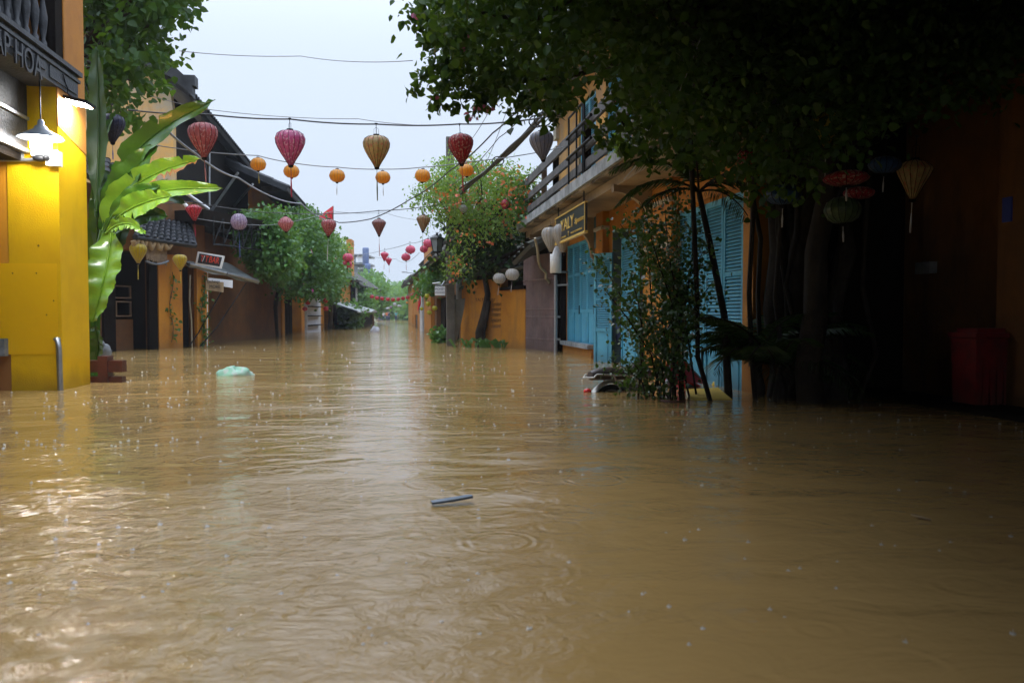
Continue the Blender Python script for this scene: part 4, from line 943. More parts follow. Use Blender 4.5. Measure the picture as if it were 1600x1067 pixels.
# grasses at the foot of the wall
for i, (u, lab) in enumerate(((745, 'strap leaved plant at the foot of the yellow wall left of the creeper trunk'), (775, 'small strap leaved plant at the foot of the yellow wall under the lettering'))):
    b = G(u, 543); gp = thing('strap_leaf_plant', lab, 'plant', b); mb = MB()
    for k in range(26):
        a = rng.uniform(0, 6.28); L2 = rng.uniform(.25, .5); q = b+[rng.normal()*.25, rng.normal()*.06, -.02]; dr = np.array([math.cos(a), math.sin(a)*.4, 0])
        m_ = q+dr*L2*.4+[0, 0, L2*.6]; e_ = q+dr*L2+[0, 0, L2*.35]; s_ = np.array([0, .0, 1])*.018+np.array([.02, 0, 0])
        mb.add([q-s_, q+s_, m_+s_*1.3, m_-s_*1.3, e_], [(0, 1, 2, 3), (3, 2, 4)])
    mb.build('leaves', M['green_mid'], gp)
# ================================================================ concrete pole with lamp, signs
pb = G(704, 540.5); dp = (pb-CAM)@FV
po = thing('utility_pole', 'square concrete utility pole carrying a street lantern and cables', 'pole', pb)
mb = MB(); zp = zat(pb, 215); mb.prism([pb+[-.12, -.12, -.9], pb+[.12, -.12, -.9], pb+[.12, .12, -.9], pb+[-.12, .12, -.9]], (0, 0, zp+.9)); mb.build('shaft', M['pole'], po)
mb = MB(); 
for v in (330, 375, 409): mb.prism([pb+[-.17, -.17, 0], pb+[.17, -.17, 0], pb+[.17, .17, 0], pb+[-.17, .17, 0]], (0, 0, .05)) if 0 else mb.cbox(np.array([*pb[:2], zat(pb, v)]), .26, .26, .05)
mb.build('band', M['metal'], po)
lq = D(683, 380, dp-.2); sl1 = thing('street_lantern', 'black four sided street lantern on a curled bracket on the concrete pole', 'street lamp', lq-[0, 0, .3])
mb = MB(); mb.lathe([(0, .34), (.03, .3), (.05, .24), (.22, .16), (.24, .13), (.19, .13)], lq, 4, smooth=False); mb.lathe([(.12, -.25), (.10, -.3), (0, -.32)], lq, 4, smooth=False)
for k in range(4):
    a = math.pi/2*k; mb.tube([lq+[.2*math.cos(a), .2*math.sin(a), .14], lq+[.12*math.cos(a), .12*math.sin(a), -.26]], .014, 5)
mb.tube([lq+[0, 0, -.3], lq+[.05, 0, -.42], lq+[.2, 0, -.45], lq+[.32, 0, -.35], np.array([pb[0]-.1, pb[1], lq[2]-.3])], .025, 6); mb.build('frame', M['black'], sl1)
mb = MB(); mb.lathe([(.185, .13), (.115, -.25)], lq, 4, smooth=False); mb.build('glass', pmat('frosted_glass', (.20, .24, .26), None, .2), sl1)
mx_ = D(687, 454, dp-.4); ms = thing('exchange_sign', 'small white money exchange sign on an arm of the concrete pole', 'sign', mx_)
mb = MB(); fbox(mb, 679.5, 695.5, 447.5, 461.5, dp-.4, .06); mb.build('board', M['signwhite'], ms)
mb = MB(); mb.tube([D(680, 446, dp-.4), D(703, 444, dp-.15)], .025, 6); mb.tube([D(676, 443.5, dp-.4), D(688, 442, dp-.4)], .03, 6); mb.tube([D(690, 447, dp-.4), D(697, 436, dp-.3)], .03, 6); mb.build('arm', M['metal'], ms)
Fm = Fr(D(679.5, 461.5, dp-.4), D(695.5, 461.5, dp-.4)); zz_ = D(679.5, 461.5, dp-.4)[2]
text('MONEY', .085, .003, Fm, Fm.L/2, zz_+.165, .01, M['signtext'], 'lettering', ms, 'CENTER'); text('EXCHANGE', .075, .003, Fm, Fm.L/2, zz_+.06, .01, M['signtext'], 'lettering', ms, 'CENTER', sx_=.72)
mb = MB(); c = D(717, 452, dp+.3); mb.lathe([(0, .45), (.09, .45), (.09, -.4), (0, -.4)], c, 10); solo(mb, 'meter_box', M['stone'], 'slim grey electric box on a bracket right of the concrete pole', 'meter box')
# plastic sheet right of the pole
mb = MB(); vs = []
for i in range(9):
    t_ = i/8; vs += [D(710+4*math.sin(i)*.3, 468+70*t_, dp+.1+.05*math.sin(i*1.7)), D(727-14*t_**1.3, 466+70*t_, dp+.25+.06*math.cos(i*1.3))]
vs2 = vs+[np.array(p)+FV*.02 for p in vs]; mb.add(vs2, [(2*i, 2*i+1, 2*i+3, 2*i+2) for i in range(8)]+[(18+2*i, 18+2*i+2, 18+2*i+3, 18+2*i+1) for i in range(8)], True)
solo(mb, 'plastic_sheet', M['tarp'], 'long grey plastic sheet hanging between the pole and the yellow wall', 'sheet')
# ================================================================ far right houses
H, f = small_house('narrow_shophouse', 'narrow dark shophouse behind the concrete pole with a pale pillar front', 660, 516.5, 719, 536, 3.9, 'ochre_dark', 'tile2', [(682, 718, 462)], depth=2.6, rise=1.0, eave=.15)
mb = MB(); mb.box(f, 0, f.s(664), 0, .15, -.9, 3.6); mb.build('grey_pillar', M['whitewall'], H)
mb = MB(); mb.box(f, f.s(668), f.s(679), 0, .18, -.9, 4.4); mb.build('pillar', M['orange'], H)
mb = MB(); mb.tiles(f.P(0, .8, 2.9), f.P(f.L, .8, 2.9), f.P(0, 0, 3.65), f.P(f.L, 0, 3.65), .26, .05, .1, 5); mb.build('pent_roof', M['tile2'], H)
mb = MB(); mb.box(f, 0, f.L, 0, .08, 3.7, 3.88); mb.build('lintel', M['darkwood'], H)
H, f = small_house('shophouse', 'orange shophouse beyond the red flag on the right', 646, 509, 659, 515, 3.4, 'orange', 'tile2', [(648, 652, 492)], rise=1.2)
H, f = small_house('shophouse', 'farthest orange house at the right end of the flooded street', 638, 505, 645, 508.5, 3.8, 'ochre', 'tile2', [], rise=1.5)
# ================================================================ far end of the street
tn = thing('market_tent', 'long pale awning over the people at the end of the street', 'awning', D(606, 502, 150)*[1, 1, 0])
mb = MB(); mb.prism([D(587, 491.5, 150), D(618, 491.5, 150), D(614, 488, 152), D(590, 488, 152)], np.array([FV[0], FV[1], 0])*4); mb.build('canvas', M['whitewall'], tn)
mb = MB(); [mb.tube([D(u, 491, 151)*[1, 1, 0]+[0, 0, -.5], D(u, 491, 151)], .07, 5) for u in (588, 598, 608, 617)]; mb.build('pole', M['darkwood'], tn)
mb = MB(); fbox(mb, 586, 622, 490, 503, 160, 2); solo(mb, 'far_house', M['ochre_dark'], 'dark house front behind the people at the end of the street', 'house')
mb = MB(); p = D(651, 520, 60)*[1, 1, 0]; mb.tube([p-[0, 0, .9], np.array([*p[:2], zat(p, 432)])], .06, 6); mb.tube([np.array([*p[:2], zat(p, 432)]), np.array([p[0]-.2, p[1], zat(p, 427)]), np.array([p[0]-.8, p[1], zat(p, 425.5)])], .04, 6)
mb.cbox(np.array([p[0]-.9, p[1], zat(p, 425.5)]), .4, .12, .07); solo(mb, 'street_lamp', M['metal'], 'thin curved grey street lamp showing above the far right roofs', 'street lamp')
def flag(name, label, uv, dep, polez):
    g = thing(name, label, 'flag', D(*uv[0], dep)); mb = MB(); n = 8; vs = []
    for i in range(n+1):
        t_ = i/n; a = [uv[0][k]*(1-t_)+uv[3][k]*t_ for k in (0, 1)]; b = [uv[1][k]*(1-t_)+uv[2][k]*t_ for k in (0, 1)]
        for j in range(6): s_ = j/5; vs.append(D(a[0]*(1-s_)+b[0]*s_, a[1]*(1-s_)+b[1]*s_, dep+.12*math.sin(s_*5+t_*3)))
    m_ = len(vs); vs += [np.array(p)+FV*.01 for p in vs]
    fs = [(i*6+j, i*6+j+1, (i+1)*6+j+1, (i+1)*6+j) for i in range(n) for j in range(5)]
    mb.add(vs, fs+[tuple(x+m_ for x in f_[::-1]) for f_ in fs], True); mb.build('cloth', M['redcloth'], g)
    mb = MB(); mb.tube([D(*polez[0], dep), D(*polez[1], dep)], .03, 6); mb.build('staff', M['postwood'], g)
flag('red_flag', 'red flag on a staff above the bougainvillea on the left roofs', [(498, 338), (520, 322), (520, 352), (506, 365)], 40, ((520.5, 322), (520.5, 372)))
flag('red_flag', 'red flag hanging limp before the far houses on the right', [(655, 443), (663, 462), (656, 480), (652, 487)], 46, ((655, 441), (655, 490)))
# ================================================================ DARK HOUSE on the right under the tree
XB = G(1380, 607)[0]
y1 = PX(1350, 490, XB)[1]
F8 = Fr((XB, y1), (XB, -14))  # house runs on unseen behind the camera to keep light off the water
dh = thing('shaded_house', 'ochre house in deep shade under the big tree on the right', 'house', (XB, y1, 0))
mb = MB(); mb.panel(F8, 0, F8.L, -.9, 6, -.3, 0, [(F8.s(1560), F8.s(1583), -1, 3.3)]); mb.build('wall', M['ochre_dark'], dh)  # wall and pillars use the darker ochre, tree shade put into the colour
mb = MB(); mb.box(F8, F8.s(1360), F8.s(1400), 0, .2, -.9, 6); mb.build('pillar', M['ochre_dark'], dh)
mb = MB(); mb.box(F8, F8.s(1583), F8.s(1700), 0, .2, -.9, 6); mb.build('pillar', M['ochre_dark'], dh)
mb = MB(); mb.box(F8, F8.s(1357), F8.s(1403), 0, .28, -.9, F8.sz(1380, 546)[1]); mb.build('pillar_base', M['stone'], dh)
mb = MB(); mb.box(F8, F8.s(1560), F8.s(1583), -.25, -.15, -.9, 3.3); mb.build('door', M['black'], dh)
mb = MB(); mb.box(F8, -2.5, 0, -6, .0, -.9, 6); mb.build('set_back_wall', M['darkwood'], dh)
mb = MB(); mb.box(F8, -2.7, F8.L, -6, 2.6, 4.9, 5.05); mb.build('roof', M['tile'], dh)  # overhang deepened toward the street to block light from above
mb = MB(); mb.box(F8, F8.s(1440), F8.s(1463), 0, .1, F8.sz(1450, 428)[1], F8.sz(1450, 410)[1]); mb.build('meter_box', M['stone'], dh)
mb = MB(); mb.box(F8, F8.s(1592), F8.s(1606), .2, .22, F8.sz(1598, 348)[1], F8.sz(1598, 310)[1]); mb.build('blue_plate', pmat('blue_plate', (.03, .05, .3), None, .5), dh)
kb = MB(); kb.box(F8, F8.s(1372), F8.s(1372)+6, .2, .75, -.9, .06); solo(kb, 'stone_step', M['darkwood'], 'dark step showing just above the water before the shaded house', 'step')
rb = F8.at(1532, 600, .35)*[1, 1, 0]; bn2 = thing('red_bin', 'tall red bin standing against the shaded house on the right', 'bin', rb)
zt1_ = zat(rb, 521)
M['binred'] = pmat('dirty_shaded_red_plastic', (.24, .008, .01), (.12, .01, .01), .5, 5, .9, (.06, .03, .02), .2, 30)  # red darkened to carry the shade under the tree, plus dirt streaks
mb = MB(); bt = [rb+np.array(q) for q in ((-.17, -.15, -.6), (.17, -.15, -.6), (.17, .15, -.6), (-.17, .15, -.6))]; tp_ = [rb+np.array(q)+[0, 0, zt1_-.05] for q in ((-.21, -.19, 0), (.21, -.19, 0), (.21, .19, 0), (-.21, .19, 0))]
mb.add(bt+tp_, [(3, 2, 1, 0), (0, 1, 5, 4), (1, 2, 6, 5), (2, 3, 7, 6), (3, 0, 4, 7)])
for k in range(4): mb.cbox(rb+[-.12+.08*k, -.185, zt1_*.5-.1], .02, .03, zt1_*.7, rx=-.03)
mb.build('body', M['binred'], bn2)
mb = MB(); mb.tube([rb+[-.22, .2, zt1_-.03], rb+[.22, .2, zt1_-.03]], .025, 8); mb.build('hinge', M['binred'], bn2)
mb = MB(); mb.prism([rb+np.array(q)+[0, 0, zt1_-.04] for q in ((-.23, -.21, 0), (.23, -.21, 0), (.23, .21, 0), (-.23, .21, 0))], (0, 0, .05)); mb.cbox(rb+[0, 0, zt1_+.03], .34, .3, .05); mb.build('lid', M['binred'], bn2)
# ================================================================ VEGETATION
# --- big tree over the right side
tk = G(1238, 622)
big = thing('bougainvillea_tree', 'huge dark bougainvillea tree arching over the right side of the street', 'tree', tk)
PC = [(690, -160), (1760, -160), (1760, 120), (1600, 130), (1480, 140), (1400, 170), (1300, 235), (1215, 300), (1165, 262), (1110, 235), (1075, 225), (1035, 245), (1005, 215), (985, 170), (965, 110), (915, 95), (880, 108), (862, 150), (840, 150), (822, 112), (792, 105), (770, 128), (735, 80), (712, 92), (690, 68), (672, 30)]
cs, pts = cloud(PC, 6.6, 11.5, 1900, 32, .17)
def clear(p):                             # leaves grow in front of or above the balcony, not inside the house
    return p[(p[:, 0] < XR-.2) | (p[:, 2] > 7.3) | (p[:, 1] < yN-.6)]
pts = clear(pts); cs = clear(cs)
strands = []
for (a, b, d) in (((672, 30), (638, 34), 7.6), ((690, -10), (655, 5), 7.4), ((712, 92), (640, 145), 7.8), ((735, 90), (668, 112), 7.9), ((740, 110), (672, 172), 8.0), ((765, 128), (700, 175), 8.0),
                  ((790, 125), (740, 178), 8.1), ((820, 120), (800, 192), 8.2), ((860, 150), (818, 178), 8.3), ((880, 120), (862, 196), 8.3), ((770, 100), (752, 172), 8.1), ((950, 190), (945, 232), 8.8), ((1010, 225), (1018, 268), 8.8),
                  ((700, 60), (660, 62), 7.8), ((722, 110), (690, 142), 7.7), ((800, 110), (770, 150), 7.7), ((900, 140), (880, 172), 8.6), ((985, 220), (975, 240), 8.8), ((1060, 225), (1062, 262), 8.9)):
    L2 = math.hypot(a[0]-b[0], a[1]-b[1]); n = int(L2*1.5)+14; t_ = rng.uniform(-.2, 1, n)**1
    mid = .18*L2
    for t1 in t_: strands.append(D(a[0]+(b[0]-a[0])*t1, a[1]+(b[1]-a[1])*t1-mid*4*max(t1, 0)*(1-max(t1, 0))*.5, d)+rng.normal(size=3)*.045*(1.7-max(t1, 0)))
pts = np.concatenate([pts, np.array(strands)])
leaves('crown', pts, .074, M['green_canopy'], big, var=.5)
# unseen extension of the crown above and behind the frame, added to shade the water
nu = 44000; xs = rng.uniform(-.8, 9.5, nu); ys_ = rng.uniform(-13, 12, nu); zs_ = np.maximum(3.5, 1.6+.40*ys_+.12*np.abs(xs-1))+rng.uniform(0, 2.2, nu)
k = (xs > 1.5-1.6*np.minimum(1, np.maximum(0, (7-ys_)/6))+rng.normal(size=nu)*.3) & ((xs < XR-.3) | (ys_ < yN-.8))
leaves('unseen_shade_crown', np.stack([xs, ys_, zs_], 1)[k], .5, M['green_dark'], big)
fl_ = pts[rng.permutation(len(pts))[:1]]
fp_ = np.array([D(u, v, d)+rng.normal(size=3)*.03 for (u, v, d) in ((721, 76, 7.6), (722, 72, 7.6), (742, 178, 8.0), (740, 172, 8), (739, 181, 8), (755, 168, 8), (650, 22, 7.5), (700, 18, 7.5), (681, 148, 7.9), (725, 55, 7.5), (760, 170, 8.1), (968, 152, 8.8)) for _ in range(3)])
leaves('flowers', fp_, .045, M['pink_flower'], big)['kind'] = 'stuff'
mb = MB()
for k in range(7):                         # multi stemmed trunk with hanging roots
    q = tk+[rng.normal()*.28, rng.normal()*.2, -.9]; top = q+[rng.normal()*.5, rng.normal()*.4, 5.2]
    mb.tube(wobble(q, top, 8, .07), [.17-.012*i for i in range(9)], 8)
for k in range(12):
    q = tk+[rng.normal()*.55, rng.normal()*.3, -.9]; mb.tube(wobble(q, q+[rng.normal()*.2, 0, 5], 7, .05), .03, 5, False)
for c in cs[rng.permutation(len(cs))[:70]]: mb.tube(wobble(tk+[0, 0, 4.0], c, 7, .12, -.25), [.09*(1-i/8)+.006 for i in range(8)], 5, False)
mb.build('trunk', M['bark'], big)
# --- bush of thin stems
bb = G(1048, 622)
bs2 = thing('leafy_bush', 'tall glossy bush of thin stems growing out of the flood before the blue doors', 'bush', bb)
tips = [(935, 405), (945, 455), (975, 345), (1000, 315), (1015, 345), (1040, 330), (960, 500), (950, 565), (985, 560), (1105, 395), (1110, 440), (1085, 350), (1020, 400), (1060, 300), (985, 430), (1000, 480), (1060, 420), (975, 600), (1010, 590), (1005, 340), (1040, 400), (1075, 470), (1030, 500), (1055, 540)]
mb = MB(); P_ = []
for i, (u, v) in enumerate(tips):
    e = D(u, v, 9.4+rng.uniform(-.45, .6)); s_ = bb+[rng.normal()*.13, rng.normal()*.13, -.3]
    m_ = s_*(.45)+e*.55; m_[0] = s_[0]*.72+e[0]*.28
    ph = [s_, s_*.75+m_*.25, m_, m_*.5+e*.5+[0, 0, .05], e]; ph = [p+rng.normal(size=3)*.02 for p in ph]
    mb.tube(ph, [.016, .014, .011, .008, .004], 5, False)
    nl_ = int(80+np.linalg.norm(e-s_)*85)
    t_ = rng.uniform(.30 if v < 560 else .1, 1.0, nl_)**.75*4
    for t1 in t_:
        k = min(int(t1), 3); f = t1-k; P_.append(ph[k]*(1-f)+ph[k+1]*f+rng.normal(size=3)*np.array([.10, .10, .09]))
mb.build('stems', M['bark'], bs2)
leaves('foliage', np.array(P_), .05, M['green_bush'], bs2, droop=-.1)
# --- palms
def frond(mb, st, base, dirn, length, droop, nleaf=34, ll=.34, w=.018):
    """arching rachis with two rows of drooping leaflets"""
    dirn = np.array(dirn, float); dirn /= np.linalg.norm(dirn); pts = []; p = np.array(base, float); d = dirn.copy()
    for i in range(nleaf+1):
        pts.append(p.copy()); p = p+d*length/nleaf; d = d+np.array([0, 0, -droop/nleaf]); d /= np.linalg.norm(d)
    st.tube(pts[::4], [.012*(1-i/12)+.003 for i in range(len(pts[::4]))], 5, False)
    for i in range(5, nleaf+1):
        t_ = pts[min(i+1, nleaf)]-pts[i-1]; t_ /= np.linalg.norm(t_); sd2 = np.cross(t_, [0, 0, 1.]); sd2 /= np.linalg.norm(sd2)+1e-6
        f = i/nleaf; L3 = ll*math.sin(math.pi*(f*.85+.1))**.7
        for sg in (-1, 1):
            dd = sd2*sg*.85+t_*.55+np.array([0, 0, -.12])+rng.normal(size=3)*.05; dd /= np.linalg.norm(dd)
            e = pts[i]+dd*L3+np.array([0, 0, -.22*L3]); m_ = pts[i]+dd*L3*.5; ww = np.cross(dd, t_); wv = t_*w*.5+np.array([0, 0, w*.3])
            mb.add([pts[i]-wv*.5, pts[i]+wv*.5, m_+wv, m_-wv, e], [(0, 1, 2, 3), (3, 2, 4)])
def palm(label, base, top, fr_, rs=.045):
    t = thing('palm_tree', label, 'palm', base); m1 = MB(); st = MB()
    ph = [np.array(base)-[0, 0, .9], np.array(base)*.6+np.array(top)*.4+[.06, 0, 0], np.array(base)*.25+np.array(top)*.75+[.03, 0, 0], top]; st.tube(ph, [rs*1.3, rs, rs*.85, rs*.7], 8)
    for (d, L2, dr) in fr_: frond(m1, st, top, d, L2, dr)
    m1.build('fronds', M['green_dark'], t); st.build('trunk', M['bark'], t)
b1_ = D(1146, 560, 9.6)*[1, 1, 0]; t1_ = D(1092, 300, 9.4)
palm('slim leaning palm with arching fronds before the blue double doors', b1_, t1_, [((-1, .1, .7), 1.1, 1.7), ((.8, -.2, .9), 1.1, 1.8), ((-.3, -.6, 1), 1.0, 1.6), ((-.9, -.3, .25), .9, 1.2), ((.9, .3, .3), .9, 1.4), ((.1, .4, 1), .9, 1.5), ((-.6, .2, 1.0), 1.2, 1.9), ((.5, -.5, .5), .8, 1.6)])
b2_ = D(1180, 600, 9.6)*[1, 1, 0]; t2_ = b2_+[0, 0, .35]
palm('low dense palm clump at the right edge of the blue doors', b2_, t2_, [((math.cos(a), math.sin(a), rng.uniform(.5, 2.2)), rng.uniform(.8, 1.35), rng.uniform(1.3, 2.2)) for a in np.linspace(0, 6.2, 20)], .06)
b3_ = D(1215, 610, 9.3)*[1, 1, 0]
palm('shaded palm clump left of the big tree trunk', b3_, b3_+[0, 0, .3], [((math.cos(a), math.sin(a), rng.uniform(.8, 2.5)), rng.uniform(1.0, 1.6), rng.uniform(1.3, 2.0)) for a in np.linspace(.2, 6.2, 12)], .06)
# --- flowering creeper over the yellow wall and pole
cb_ = G(752, 541)
cre = thing('flowering_creeper_tree', 'airy light green creeper tree with orange flowers above the yellow wall', 'tree', cb_)
PF = [(700, 268), (722, 250), (765, 262), (800, 272), (832, 278), (828, 318), (810, 330), (800, 352), (775, 372), (742, 388), (725, 415), (712, 440), (704, 405), (708, 362), (690, 330), (672, 320), (668, 298), (684, 276)]
cs2, p2 = cloud(PF, 21.5, 25.5, 230, 52, .24)
PS = [(640, 300), (700, 245), (840, 262), (838, 300), (700, 330), (645, 330)]
cs3, p3 = cloud(PS, 22, 25, 50, 22, .2)
wp = []
for (a, b) in (((700, 300), (641, 318)), ((700, 280), (652, 300)), ((720, 262), (676, 250)), ((700, 320), (655, 345)), ((705, 262), (690, 246)), ((760, 270), (785, 252)), ((720, 300), (648, 285)), ((705, 330), (668, 352)), ((820, 290), (838, 262)), ((735, 262), (742, 246))):
    for t1 in rng.uniform(0, 1, 90): wp.append(D(a[0]+(b[0]-a[0])*t1, a[1]+(b[1]-a[1])*t1+8*t1*t1, 23)+rng.normal(size=3)*.10)
allp = np.concatenate([p2, p3, np.array(wp)])
leaves('crown', allp, .085, M['green_light'], cre, shape=NARROW*[1.6, 1, 1])
kk = rng.permutation(len(cs2))[:80]; fc = np.repeat(cs2[kk], 11, 0)+rng.normal(size=(880, 3))*.13+FV*-.35
leaves('flowers', fc[:860], .085, M['orange_flower'], cre)['kind'] = 'stuff'
_, p4 = cloud([(705, 330), (800, 352), (838, 335), (860, 400), (800, 430), (742, 438), (712, 430)], 23, 25, 110, 22, .25)
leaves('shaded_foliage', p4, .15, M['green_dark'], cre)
mb = MB(); ph = [G(752, 541)-[0, 0, .9], D(750, 520, 24.2), D(757, 490, 24.2), D(762, 460, 24.2), D(757, 430, 24.3), D(745, 390, 24), D(730, 330, 23.8)]
mb.tube(ph, [.17, .15, .12, .09, .08, .07, .05], 10); mb.tube(wobble(D(752, 535, 24.15), D(764, 470, 24.1), 6, .05), .06, 6); branches(mb, ph[5], np.concatenate([cs2, cs3]), 60, .035, .1)
mb.build('trunk', M['bark'], cre)
# --- balcony flowers
bf = thing('potted_creeper', 'orange and pink flowering plant hanging at the far end of the balcony railing', 'plant', D(812, 300, 21.5))
_, p5 = cloud([(795, 275), (832, 270), (835, 325), (815, 345), (800, 340)], 21, 22, 24, 16, .12)
leaves('foliage', p5, .11, M['green_mid'], bf); leaves('flowers', p5[::4]+FV*-.08, .10, M['orange_flower'], bf)['kind'] = 'stuff'
fe = thing('fern', 'small bright fern sprouting from the edge of the concrete balcony', 'fern', D(973, 225, 11.6))
leaves('fronds', D(973, 225, 11.6)+rng.normal(size=(160, 3))*[.11, .1, .09], .10, M['green_light'], fe, shape=NARROW)
# --- bougainvillea mass on the left
lv = thing('bougainvillea_vine', 'dense green bougainvillea mass billowing over the left house fronts', 'vine', G(450, 524))
PL = [(378, 352), (402, 344), (430, 342), (455, 330), (478, 334), (500, 352), (516, 372), (522, 395), (524, 430), (512, 452), (500, 446), (490, 455), (480, 448), (470, 462), (455, 452), (440, 440), (425, 428), (408, 415), (395, 398), (388, 380)]
cs6, p6 = cloud(PL, 30, 38, 480, 60, .26)
_, p6b = cloud([(376, 352), (402, 342), (440, 336), (452, 400), (452, 425), (430, 430), (405, 412), (388, 382)], 25.5, 28.5, 210, 60, .24)
p6 = np.concatenate([p6, p6b])
leaves('foliage', p6, .13, M['green_mid'], lv)
leaves('flowers', cs6[::14]+FV*-.7+rng.normal(size=(len(cs6[::14]), 3))*.2, .16, M['pink_flower'], lv)['kind'] = 'stuff'
mb = MB(); mb.tube([G(432, 526)-[0, 0, .5], D(430, 480, 34), D(440, 430, 34), D(460, 400, 34)], [.12, .1, .09, .06], 7); branches(mb, D(440, 425, 34), cs6, 40, .05, .1); mb.build('trunk', M['bark'], lv)
def tree(label, poly, d0, d1, ncl, per, sp, size, mat, base, grp=None, name='street_tree', tr=.18):
    t = thing(name, label, 'tree', base, grp); c_, p_ = cloud(poly, d0, d1, ncl, per, sp)
    leaves('crown', p_, size, M[mat], t); mb = MB(); ctr = c_.mean(0)
    mb.tube([np.array(base)-[0, 0, .9], np.array(base)*.5+np.array([ctr[0], ctr[1], ctr[2]*.5])*.5, ctr], [tr, tr*.8, tr*.5], 7); branches(mb, ctr-[0, 0, .3], c_, 14, tr*.4, .15); mb.build('trunk', M['bark'], t)
tree('yellow green feathery tree just past the left bougainvillea', [(506, 372), (524, 372), (538, 385), (534, 400), (525, 430), (514, 450), (508, 452), (512, 400)], 44, 50, 60, 40, .28, .15, 'green_light', G(525, 512)*[1, 1, 0])
tree('mid green vine covered tree with red lanterns over the grey awning', [(500, 402), (515, 398), (534, 405), (538, 430), (528, 455), (516, 470), (507, 460), (500, 430)], 40, 45, 110, 44, .28, .15, 'green_mid', G(515, 514)*[1, 1, 0])
tree('leafy shrub standing under the grey awning on the left', [(530, 478), (556, 475), (560, 507), (530, 508)], 52, 56, 60, 20, .35, .24, 'green_mid', G(545, 509), name='shrub')
tree('bright rounded tree closing the left row of houses', [(562, 436), (576, 427), (588, 432), (598, 450), (600, 470), (590, 482), (575, 482), (560, 470)], 76, 90, 150, 44, .5, .32, 'green_far', D(585, 503, 84)*[1, 1, 0])
tree('darker tree in front of the bright rounded tree', [(556, 452), (566, 448), (576, 460), (580, 476), (572, 484), (556, 484)], 62, 70, 80, 44, .35, .26, 'green_far', D(560, 505, 66)*[1, 1, 0])
for i, (u0, u1, v0, v1, dd, lab) in enumerate(((598, 616, 462, 486, 135, 'pale tree at the far end behind the red lantern row'), (612, 634, 455, 490, 140, 'leafy tree in the middle of the far street end'), (630, 652, 447, 500, 120, 'dark green tree beside the farthest orange house'),
                                            (645, 662, 450, 480, 110, 'tree crown over the far right roofs'), (600, 626, 450, 470, 190, 'hazy tree line at the very end of the street'), (628, 660, 445, 462, 180, 'hazy tree line over the right roofs far away'))):
    cxm, cym = (u0+u1)/2, (v0+v1)/2
    pl_ = [(cxm+(u1-u0)/2*math.cos(a)*(1+.15*math.sin(a*3+i)), cym+(v1-v0)/2*math.sin(a)) for a in np.linspace(0, 6, 12)]
    tree(lab, pl_, dd, dd+8, 60, 20, 1.0, .75, 'green_far', D(cxm, 502, dd+4)*[1, 1, 0], name='far_tree')
# small shrub by the pole and creeper on the far right roof
tree('small bright green plant at the foot of the concrete pole', [(681, 520), (693, 515), (694, 530), (682, 531)], 27, 28, 22, 18, .13, .13, 'green_mid', G(688, 529), name='shrub', tr=.03)
rc = thing('roof_creeper', 'green creeper spilling over the roof left of the concrete pole', 'creeper', D(680, 425, 33))
_, p7 = cloud([(660, 445), (672, 425), (690, 415), (700, 420), (698, 440), (676, 445), (664, 455)], 31, 34, 60, 18, .25)
leaves('foliage', p7, .16, M['green_mid'], rc)
# ================================================================ LANTERNS
PROF = {'tear': [(.10, .0), (.30, .03), (.44, .12), (.5, .27), (.485, .42), (.42, .58), (.31, .78), (.20, .95), (.11, 1.10), (.09, 1.16)],
        'round': [(.10, .0), (.27, .04), (.42, .16), (.5, .36), (.5, .46), (.42, .66), (.27, .78), (.10, .82)],
        'onion': [(.08, .0), (.16, .06), (.34, .18), (.5, .40), (.48, .52), (.34, .74), (.18, .92), (.08, 1.0)],
        'diamond': [(.10, .0), (.30, .06), (.48, .20), (.5, .26), (.42, .42), (.28, .66), (.14, .92), (.08, 1.02)],
        'disc': [(.10, .0), (.30, .04), (.46, .16), (.5, .26), (.46, .36), (.30, .48), (.10, .52)]}
PROTO = {}
def make_proto(kind, ribs, tassel, ribmat, hang):
    key = (kind, ribs, tassel, ribmat, hang)
    if key in PROTO: return PROTO[key]
    r = bpy.data.objects.new('silk_lantern', None); OFF[r.name] = np.zeros(3); pr = PROF[kind]; H = pr[-1][1]
    mb = MB(); mb.lathe([(a, -z) for a, z in pr], (0, 0, 0), ribs, .045, 4); sh_ = mb.build('shade', M['white'], r)
    mb = MB()
    for k in range(ribs):
        th = 2*math.pi*(k+.5)/ribs if 0 else math.pi*2/ribs*(k+.5); mb.tube([(a*1.005*math.cos(th), a*1.005*math.sin(th), -z) for a, z in pr], .011 if ribs < 15 else .008, 4, False)
    mb.build('rib', M[ribmat], r)
    mb = MB(); mb.lathe([(0, .05), (.11, .05), (.12, -.01), (.1, -.02)], (0, 0, 0), 14); mb.build('top_cap', M['darkwood'], r)
    mb = MB(); mb.lathe([(.09, 0), (.085, -.06), (.03, -.09), (0, -.09)], (0, 0, -H), 14); mb.build('bottom_cap', M['darkwood'], r)
    mb = MB(); mb.tube([(0, 0, .04), (0, 0, hang)], .012, 5)
    if hang > .3: mb.tube([(-.09, 0, .02), (-.09, 0, hang*.55), (0, 0, hang*.7)], .006, 4); mb.tube([(.09, 0, .02), (.09, 0, hang*.55), (0, 0, hang*.7)], .006, 4); mb.cbox((0, 0, hang), .1, .06, .06)
    mb.build('hanger', M['black'], r)
    if tassel:
        mb = MB(); mb.tube([(0, 0, -H-.08), (0, 0, -H-.08-tassel*.35)], .010, 5); mb.tube([(0, 0, -H-.08-tassel*.35), (0, 0, -H-.08-tassel*.6), (0, 0, -H-.08-tassel)], [.016, .028, .02], 7); mb.build('tassel', M['postwood'], r)
    PROTO[key] = (r, H); return PROTO[key]
LM = {}
def lm(n, *a, **k):
    if n not in LM: LM[n] = lanternmat('silk_'+n, *a, **k)
    return LM[n]
